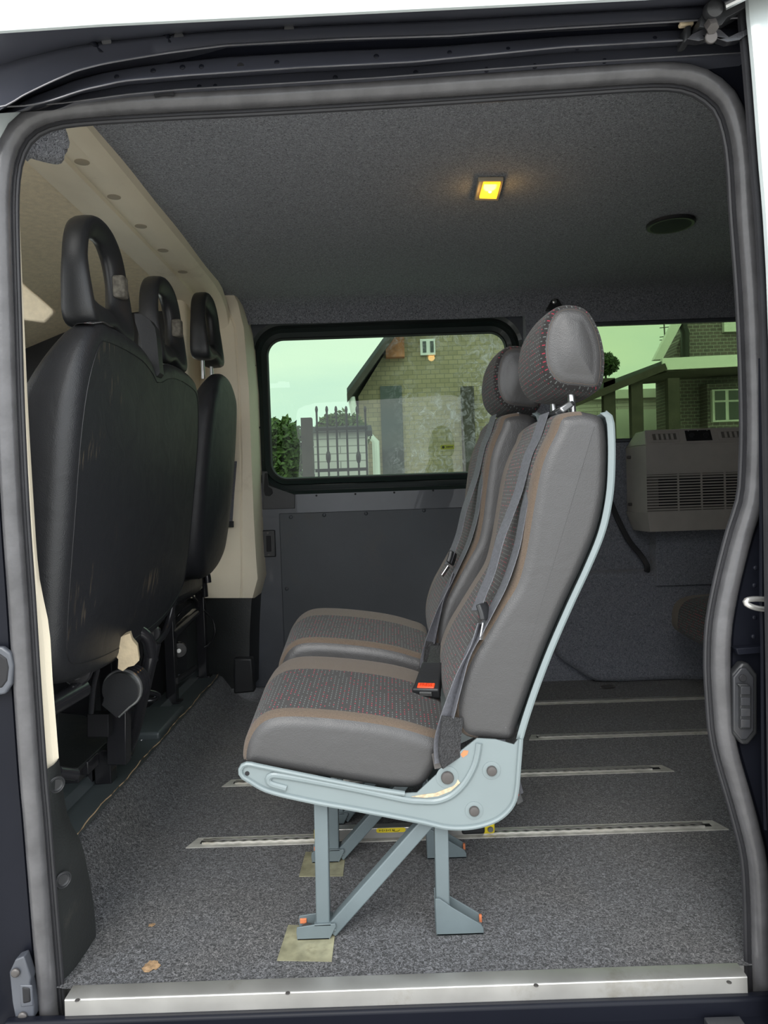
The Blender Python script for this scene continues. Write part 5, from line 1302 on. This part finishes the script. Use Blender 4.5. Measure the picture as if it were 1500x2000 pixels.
# ---------------- fittings on the door jambs
jl = empty('striker_plate', P(48, 1930, -0.02), 'dark cast catch plate with square socket low on the front door jamb', 'catch plate')
px_poly([(18,1900),(30,1874),(46,1868),(60,1910),(58,1920),(66,1960),(66,1990),(34,2010),(24,1960)], -0.032, 0.02).build('plate', M['metal_band'], jl, bevel=0.004)
px_poly([(42,1928),(58,1930),(60,1958),(44,1962)], -0.035, 0.006).build('socket', M['dark'], jl, bevel=0.003)
px_poly([(38,1924),(62,1925),(65,1965),(40,1968)], -0.0335, 0.004).build('socket_rim', M['metal_band'], jl, bevel=0.002)
for a, b in ((31,1899),(45,1984)):
    q = P(a, b, -0.033); MB().disc(q, (0,-1,0), 0.0075, 0.004, 14, 0.001).build('screw', M['bolt'], jl)
hr_ = empty('door_catch_recess', P(8, 1310, -0.02), 'rounded pull recess in the dark front door jamb', 'recess')
px_poly([(-60,1262),(4,1264),(20,1276),(25,1300),(22,1336),(10,1356),(-60,1368)], -0.026, 0.012).build('recess_rim', M['metal_band'], hr_, bevel=0.004)
px_poly([(-60,1276),(0,1277),(13,1286),(17,1304),(14,1330),(4,1344),(-60,1350)], -0.0275, 0.006).build('recess_pocket', M['dark'], hr_, bevel=0.003)
# rear jamb: contact plate, rivets, striker loop
ct = empty('contact_plate', P(1454, 1375, -0.02), 'oval black electrical contact plate with four square contacts on the rear door jamb', 'contact plate')
def px_oct(cx_, cy_, w, h, c_): return [(cx_-w, cy_-h+c_), (cx_-w+c_*0.8, cy_-h), (cx_+w-c_*0.8, cy_-h), (cx_+w, cy_-h+c_), (cx_+w, cy_+h-c_), (cx_+w-c_*0.8, cy_+h), (cx_-w+c_*0.8, cy_+h), (cx_-w, cy_+h-c_)]
px_poly(px_oct(1456,1375,24,80,22), -0.026, 0.02).build('plate_rim', M['black'], ct, bevel=0.004)
px_poly(px_oct(1453,1375,20,70,18), -0.030, 0.006).build('plate', M['body_matt'], ct, bevel=0.002)
px_poly([(1440,1336),(1461,1336),(1468,1342),(1468,1424),(1446,1424),(1446,1342)], -0.036, 0.01).build('contact_block', M['black'], ct, bevel=0.002)
for k in range(4):
    y_ = 1341+k*21.5; px_poly([(1448,y_),(1466,y_),(1466,y_+16),(1448,y_+16)], -0.0385, 0.004).build('contact', M['body_matt'], ct, bevel=0.001)
q = P(1450, 1324, -0.031); MB().disc(q, (0,-1,0), 0.006, 0.003, 14).build('screw', M['dark'], ct)
for a, b in ((1475,1109),(1473,1143),(1473,1206),(1471,1243)):
    q = P(a, b, -0.022); MB().disc(q, (0,-1,0), 0.0042, 0.003, 12, 0.001).build('rivet', M['body'], jamb)
px_poly([(1438,1267),(1500,1262),(1560,1260),(1560,1272),(1500,1274),(1442,1279)], -0.026, 0.02).build('pressed_step', M['body'], jamb, bevel=0.005)
mb = MB(); mb.tube(smooth_path([P(1485,700,-0.05), P(1487,1000,-0.05), P(1487,1180,-0.05), P(1489,1270,-0.05), P(1491,1500,-0.05), P(1496,1620,-0.05)], 40), 0.0032, 8); mb.build('pressed_edge', M['body'], jamb)
stq = empty('striker_loop', P(1480, 1180, -0.06), 'worn bright metal striker loop sticking out on the rear door jamb', 'striker')
MB().tube(smooth_path([P(1520,1172,-0.055), P(1485,1170,-0.062), P(1462,1171,-0.068), P(1456,1177,-0.07), P(1466,1184,-0.07), P(1486,1189,-0.064), P(1520,1190,-0.055)], 40), 0.0045, 10).build('loop', M['foam'] if False else M['alu'], stq)

# open sliding door parked to the rear, only its leading edge shows
sdr = empty('sliding_door', P(1500, 600, -0.12), 'pale painted edge of the open sliding door at the right of the doorway', 'sliding door')
sdp = [(1452,-160),(1455,0),(1462,80),(1469,160),(1481,320),(1488,400),(1493,480),(1497,560),(1504,800),(1510,1200),(1518,1700),(1522,2160)]
rows = []
for p3 in smooth_path([P(a, b, -0.10) for a, b in sdp], 50):
    x, z = p3.x, p3.z
    rows.append([(x+1.2, -0.088, z), (x+0.02, -0.088, z), (x+0.004, -0.092, z), (x, -0.100, z), (x+0.002, -0.106, z), (x+0.008, -0.109, z), (x+0.03, -0.111, z), (x+1.2, -0.120, z)])
MB().grid(rows).build('door_skin', M['white'], sdr)
mb = MB(); mb.strip([Vector(r[2])+Vector((-0.004, 0.004, 0)) for r in rows], 0.012, 0.006, (1, 0.3, 0)); mb.build('edge_seal', M['rubber_dark'], sdr)
px_poly([(1462,214),(1471,208),(1473,232),(1464,239)], -0.09, 0.01).build('white_buffer', M['upvc'], sdr, bevel=0.003)
# roller arm in the top right corner
ra = empty('door_roller_arm', P(1400, 55, -0.06), 'black hinged roller arm running in the rail at the top right corner', 'roller arm')
px_poly([(1338,50),(1352,46),(1352,78),(1336,82)], -0.075, 0.03).build('roller_stop', M['black'], ra, bevel=0.004)
px_poly([(1328,42),(1356,40),(1356,47),(1330,49)], -0.073, 0.01).build('stop_pad', M['foam'], ra, bevel=0.002)
px_poly([(1342,76),(1352,66),(1378,54),(1408,58),(1424,72),(1440,64),(1460,56),(1462,66),(1444,78),(1420,82),(1392,72),(1365,80)], -0.095, 0.012).build('arm_plate', M['frame_black'], ra, bevel=0.003)
px_poly([(1366,52),(1370,30),(1384,14),(1400,10),(1416,16),(1440,4),(1470,-12),(1476,2),(1446,20),(1420,34),(1410,48),(1388,54)], -0.100, 0.03).build('arm_bracket', M['black'], ra, bevel=0.006)
fr = MB().tube(smooth_path([P(1416,12,-0.12), P(1436,2,-0.125), P(1460,-10,-0.13)], 10), 0.006, 10); fr.build('arm_rod', M['steel'], ra)
q = P(1388, 46, -0.102); MB().disc(q, (0,-0.6,-1), 0.010, 0.014, 6).build('arm_nut', M['bolt'], ra)
q = P(1388, 73, -0.097); MB().disc(q, (0,-1,-0.3), 0.0095, 0.004, 18).build('pivot_bolt', M['bolt'], ra)
q = P(1390, 22, -0.105); MB().disc(q, (0,-1,-0.2), 0.014, 0.012, 18, 0.003).build('roller', M['black'], ra)

# ================================================================ OUTSIDE
gz = -0.62
struct(MB().add([(-40,-40,gz),(40,-40,gz),(40,60,gz),(-40,60,gz)], [(0,1,2,3)]), 'ground', M['tarmac'])
def W(a, b, d): return P(a, b, d-1.22)
# gabled house seen through the far window
HYY = 7.8; d = HYY+1.22
x0 = W(700, 780, d).x; zE = W(690, 775, d).z; ap = W(775, 655, d)
hs = empty('gabled_house', (x0+1.2, HYY+1.5, gz), 'tan brick gabled house seen through the green far side window', 'house')
wall = [(x0, gz), (x0, zE), (ap.x, ap.z+0.02), (x0+2.2, ap.z+0.8), (x0+2.2, gz)]
MB().prism(wall, HYY, HYY+3).build('wall', M['brick_tan'], hs)
mb = MB(); e0 = W(678, 778, d-0.3); e1 = W(762, 662, d-0.3)
dd = (e1-e0); e1b = e0+dd*2.6
mb.extr([e0, e1b, e1b+Vector((0,0,0.12)), e0+Vector((0,0,0.12))], (0, 3.6, 0)); mb.build('roof', M['slate'], hs)
MB().extr([e0+Vector((0,-0.03,-0.05)), e1b+Vector((0,-0.03,-0.05)), e1b+Vector((0,-0.03,0.05)), e0+Vector((0,-0.03,0.05))], (0,0.04,0)).build('bargeboard', M['wood'], hs)
q = W(686, 776, d-0.25); MB().tube([q, q+Vector((0.05,0,-0.3)), q+Vector((0.28,0,-0.55)), q+Vector((0.28,0,-2.4))], 0.045, 10).build('rain_pipe', M['siding'] if False else M['upvc'], hs)
a, b = W(742, 755, d), W(790, 925, d); MB().box((a.x, HYY-0.03, gz), (b.x, HYY+0.05, a.z)).build('doorway', M['window_dark'], hs)
wn_ = [W(820, 664, d), W(850, 694, d)]; wf = MB().box((wn_[0].x, HYY-0.05, wn_[1].z), (wn_[1].x, HYY+0.05, wn_[0].z)).build('window', M['upvc'], hs)
for k in range(2):
    w_ = (wn_[1].x-wn_[0].x); build_sub(MB().box((wn_[0].x+0.03+k*w_/2, HYY-0.06, wn_[1].z+0.03), (wn_[0].x+w_/2-0.02+k*w_/2, HYY-0.04, wn_[0].z-0.03)), 'pane', M['window_dark'], wf)
a, b = W(760, 655, d), W(782, 700, d); MB().box((a.x-0.05, HYY-0.12, b.z), (b.x+0.05, HYY+0.2, a.z+0.8)).build('brick_pier', M['terracotta'], hs)
a = W(905, 760, d); MB().box((a.x-0.05, HYY-0.25, gz), (a.x+0.1, HYY-0.1, a.z)).build('porch_post', M['wood'], hs)
# low outbuilding with pale boards
d = 6.7; a, b = W(612, 846, d), W(718, 925, d)
sh_ = empty('garden_shed', ((a.x+b.x)/2, d-1.22, gz), 'low white boarded shed behind the iron gate', 'shed')
MB().box((a.x, d-1.22, gz), (b.x, d-0.7, a.z)).build('wall', M['siding'], sh_)
MB().box((a.x-0.05, d-1.30, a.z), (b.x+0.05, d-0.62, a.z+0.05)).build('roof', M['slate'], sh_)
# gate and post
d = 5.6; a, b = W(587, 816, d), W(612, 925, d)
po = MB().box((a.x, d-1.22, gz), (b.x, d-1.12, a.z)).build('gate_post', M['wood']); tag(po, 'dark square timber gate post left of the iron gate', 'gate post')
gt = empty('iron_gate', (W(660, 900, d).x, d-1.22, gz), 'black iron bar gate in front of the white shed, seen through the far window', 'gate')
for k, a in enumerate((618, 638, 656, 676, 697, 713)):
    t0 = W(a, 800, d); bar_ = MB().tube([(t0.x, d-1.22, gz+0.1), (t0.x, d-1.22, t0.z)], 0.008, 8).build('bar', M['iron'], gt)
    if k in (1, 4): build_sub(MB().ball((t0.x, d-1.22, W(a, 893, d).z), 0.02, 10, (1,1,2.6)), 'bar_knop', M['iron'], bar_)
    build_sub(MB().ball((t0.x, d-1.22, t0.z), 0.012, 8, (1,1,2.5)), 'bar_finial', M['iron'], bar_)
for b in (838, 918):
    z = W(660, b, d).z; MB().box((W(616,b,d).x, d-1.235, z-0.012), (W(718,b,d).x, d-1.205, z+0.012)).build('rail', M['iron'], gt)
def foliage(name, c, sc, n, m, label, cat, leaf=0.05, seed=1, trunk=True, group=None):
    rnd = random.Random(seed); mb = MB()
    for i in range(n):
        while True:
            v = Vector((rnd.uniform(-1,1), rnd.uniform(-1,1), rnd.uniform(-1,1)))
            if v.length < 1: break
        v = v*(0.65+0.35*abs(noise.noise(v*2.3+Vector((seed,0,0)))))/max(0.6, v.length**0.3)
        p = Vector((c[0]+v.x*sc[0], c[1]+v.y*sc[1], c[2]+v.z*sc[2]))
        a = Vector((rnd.gauss(0,1), rnd.gauss(0,1), rnd.gauss(0,1))).normalized()*leaf; b = a.orthogonal().normalized()*leaf*0.5
        mb.add([p-a, p+b, p+a, p-b], [(0,1,2,3)], False)
    e = empty(name, (c[0], c[1], gz), label, cat, group)
    mb.build('foliage', m, e)
    if trunk: MB().tube([(c[0], c[1], gz), (c[0]+0.05, c[1], c[2]*0.5), (c[0], c[1], c[2])], [0.09, 0.07, 0.03], 8).build('trunk', M['wood'], e)
    return e
c = W(552, 900, 6.0); foliage('hedge_shrub', (c.x, c.y, c.z-0.1), (0.24, 0.3, 0.62), 2600, M['leaf'], 'leafy green shrub at the left of the far window', 'shrub', 0.035, 3)
c = W(665, 835, 8.2); foliage('hedge_shrub', (c.x, c.y, c.z-0.05), (0.42, 0.3, 0.30), 1500, M['leaf'], 'low hedge top rising behind the iron gate and shed', 'shrub', 0.04, 5)
c = W(640, 880, 14); foliage('hedge_shrub', (c.x-1.5, c.y, c.z), (2.4, 0.8, 0.9), 2500, M['leaf_dark'], 'distant dark hedge beyond the shed', 'shrub', 0.09, 6)
# house, canopy and tree seen through the rear side window
d = 12.0; Y2 = d-1.22
h2 = empty('brick_house', (W(1420, 650, d).x, Y2+2, gz), 'grey brick house with white bargeboard and lean-to canopy seen through the rear side window', 'house')
a0, a1_, a2 = W(1302, 708, d), W(1352, 600, d), W(1640, 600, d)
MB().prism([(a0.x, gz), (a0.x, a0.z-0.2), (a1_.x+0.1, a1_.z+0.3), (a2.x, a2.z+0.3), (a2.x, gz)], Y2, Y2+0.5).build('wall', M['brick_grey'], h2)
mb = MB(); s_ = W(1294, 702, d-0.2); t_ = W(1338, 620, d-0.2); dv = (t_-s_)*2.0
mb.extr([s_, s_+dv, s_+dv+Vector((-0.14,0,0.06)), s_+Vector((-0.14,0,0.0))], (0, 0.12, 0)); mb.build('bargeboard', M['upvc'], h2)
q = W(1334, 640, d-0.1); MB().tube([q+Vector((0,0,1)), q, W(1338,650,d-0.1), W(1338,700,d-0.1)], 0.07, 10).build('rain_pipe', M['iron'], h2)
q0, q1 = W(1410, 632, d), W(1470, 648, d); MB().box((q0.x, Y2-0.08, q1.z), (q1.x, Y2+0.02, q0.z+0.6)).build('window', M['upvc'], h2)
fa0, fa1 = W(1298, 714, d-1.5), W(1560, 698, d-1.5)
cn = h2
MB().bar(W(1292,712,d-1.5), W(1580,698,d-1.5), 0.08, 0.17).build('fascia', M['upvc'], cn)
mb = MB(); k0, k1 = W(1302, 718, d-1.5), W(1110, 790, d-1.5)
mb.extr([k0, k1, k1+Vector((0,0,0.12)), k0+Vector((0,0,0.12))], (0, 2.2, 0)); mb.build('roof', M['slate'], cn)
MB().bar(W(1105,795,d-1.55), W(1300,716,d-1.55), 0.05, 0.10).build('gutter', M['wood'], cn)
mb = MB(); v0, v1 = W(1302, 716, d-1.5), W(1560, 700, d-1.5); mb.extr([v0, v1, v1+Vector((0,2.0,0.1)), v0+Vector((0,2.0,0.1))], (0,0,-0.08)); mb.build('soffit', M['wood'], cn)
for a in (1190, 1244, 1316):
    v = W(a, 745, d-1.5); MB().box((v.x-0.085, v.y, gz), (v.x+0.085, v.y+0.12, v.z+0.05)).build('post', M['wood'], cn)
ga = empty('garage', (W(1220, 800, d+1).x, Y2+2, gz), 'pale garage with panelled doors behind the lean-to canopy posts', 'garage')
v0, v1 = W(1130, 782, d+1.4), W(1340, 782, d+1.4); MB().box((v0.x, v0.y, gz), (v1.x, v0.y+2, v0.z)).build('wall', M['siding'], ga)
MB().box((v0.x-0.1, v0.y-0.1, v0.z), (v1.x+0.1, v0.y+2.1, v0.z+0.16)).build('fascia', M['upvc'], ga)
for a, b in ((1196, 1238), (1252, 1304)):
    u0, u1 = W(a, 800, d+1.35), W(b, 800, d+1.35); dr = MB().box((u0.x, v0.y-0.06, gz), (u1.x, v0.y, u0.z)).build('garage_door', M['upvc'], ga)
    for k in range(6): build_sub(MB().box((u0.x+0.03, v0.y-0.075, gz+0.15+k*0.36), (u1.x-0.03, v0.y-0.058, gz+0.42+k*0.36)), 'door_panel', M['siding'], dr)
wq0, wq1 = W(1388, 762, d-0.3), W(1470, 822, d-0.3)
wf = MB().box((wq0.x, Y2-0.36, wq1.z), (wq1.x, Y2-0.28, wq0.z)).build('window', M['upvc'], h2)
MB().box((wq0.x-0.05, Y2-0.28, gz), (wq1.x+0.3, Y2+0.1, wq0.z+0.1)).build('bay', M['brick_grey'], h2)
ww = (wq1.x-wq0.x)/3
for k in range(3):
    for z0_, z1_ in ((0.05, 0.60), (0.66, 0.95)):
        hh = wq0.z-wq1.z; build_sub(MB().box((wq0.x+0.04+k*ww, Y2-0.37, wq1.z+hh*z0_), (wq0.x-0.02+(k+1)*ww, Y2-0.35, wq1.z+hh*z1_)), 'pane', M['window_dark'], wf)
c = W(1182, 712, 24); foliage('tree', (c.x, c.y, c.z), (0.56, 0.6, 0.48), 3000, M['leaf_dark'], 'round dark tree top beyond the canopy roof, beside the near headrest', 'tree', 0.07, 9)
c = W(1120, 760, 22); foliage('tree', (c.x, c.y, c.z-0.3), (0.8, 0.6, 0.6), 1800, M['leaf_dark'], 'dark tree hidden mostly behind the near headrest', 'tree', 0.05, 10)
q = W(1299, 700, d)
v0, v1 = W(1300, 690, d), W(1297, 632, d); MB().tube([v0, v1], 0.012, 6).build('aerial_mast', M['bolt'], h2)
for b in (640, 658, 664, 672): 
    u = W(1299, b, d); MB().tube([u+Vector((-0.09,0,0)), u+Vector((0.09,0,0.01))], 0.007, 6).build('aerial_element', M['bolt'], h2)
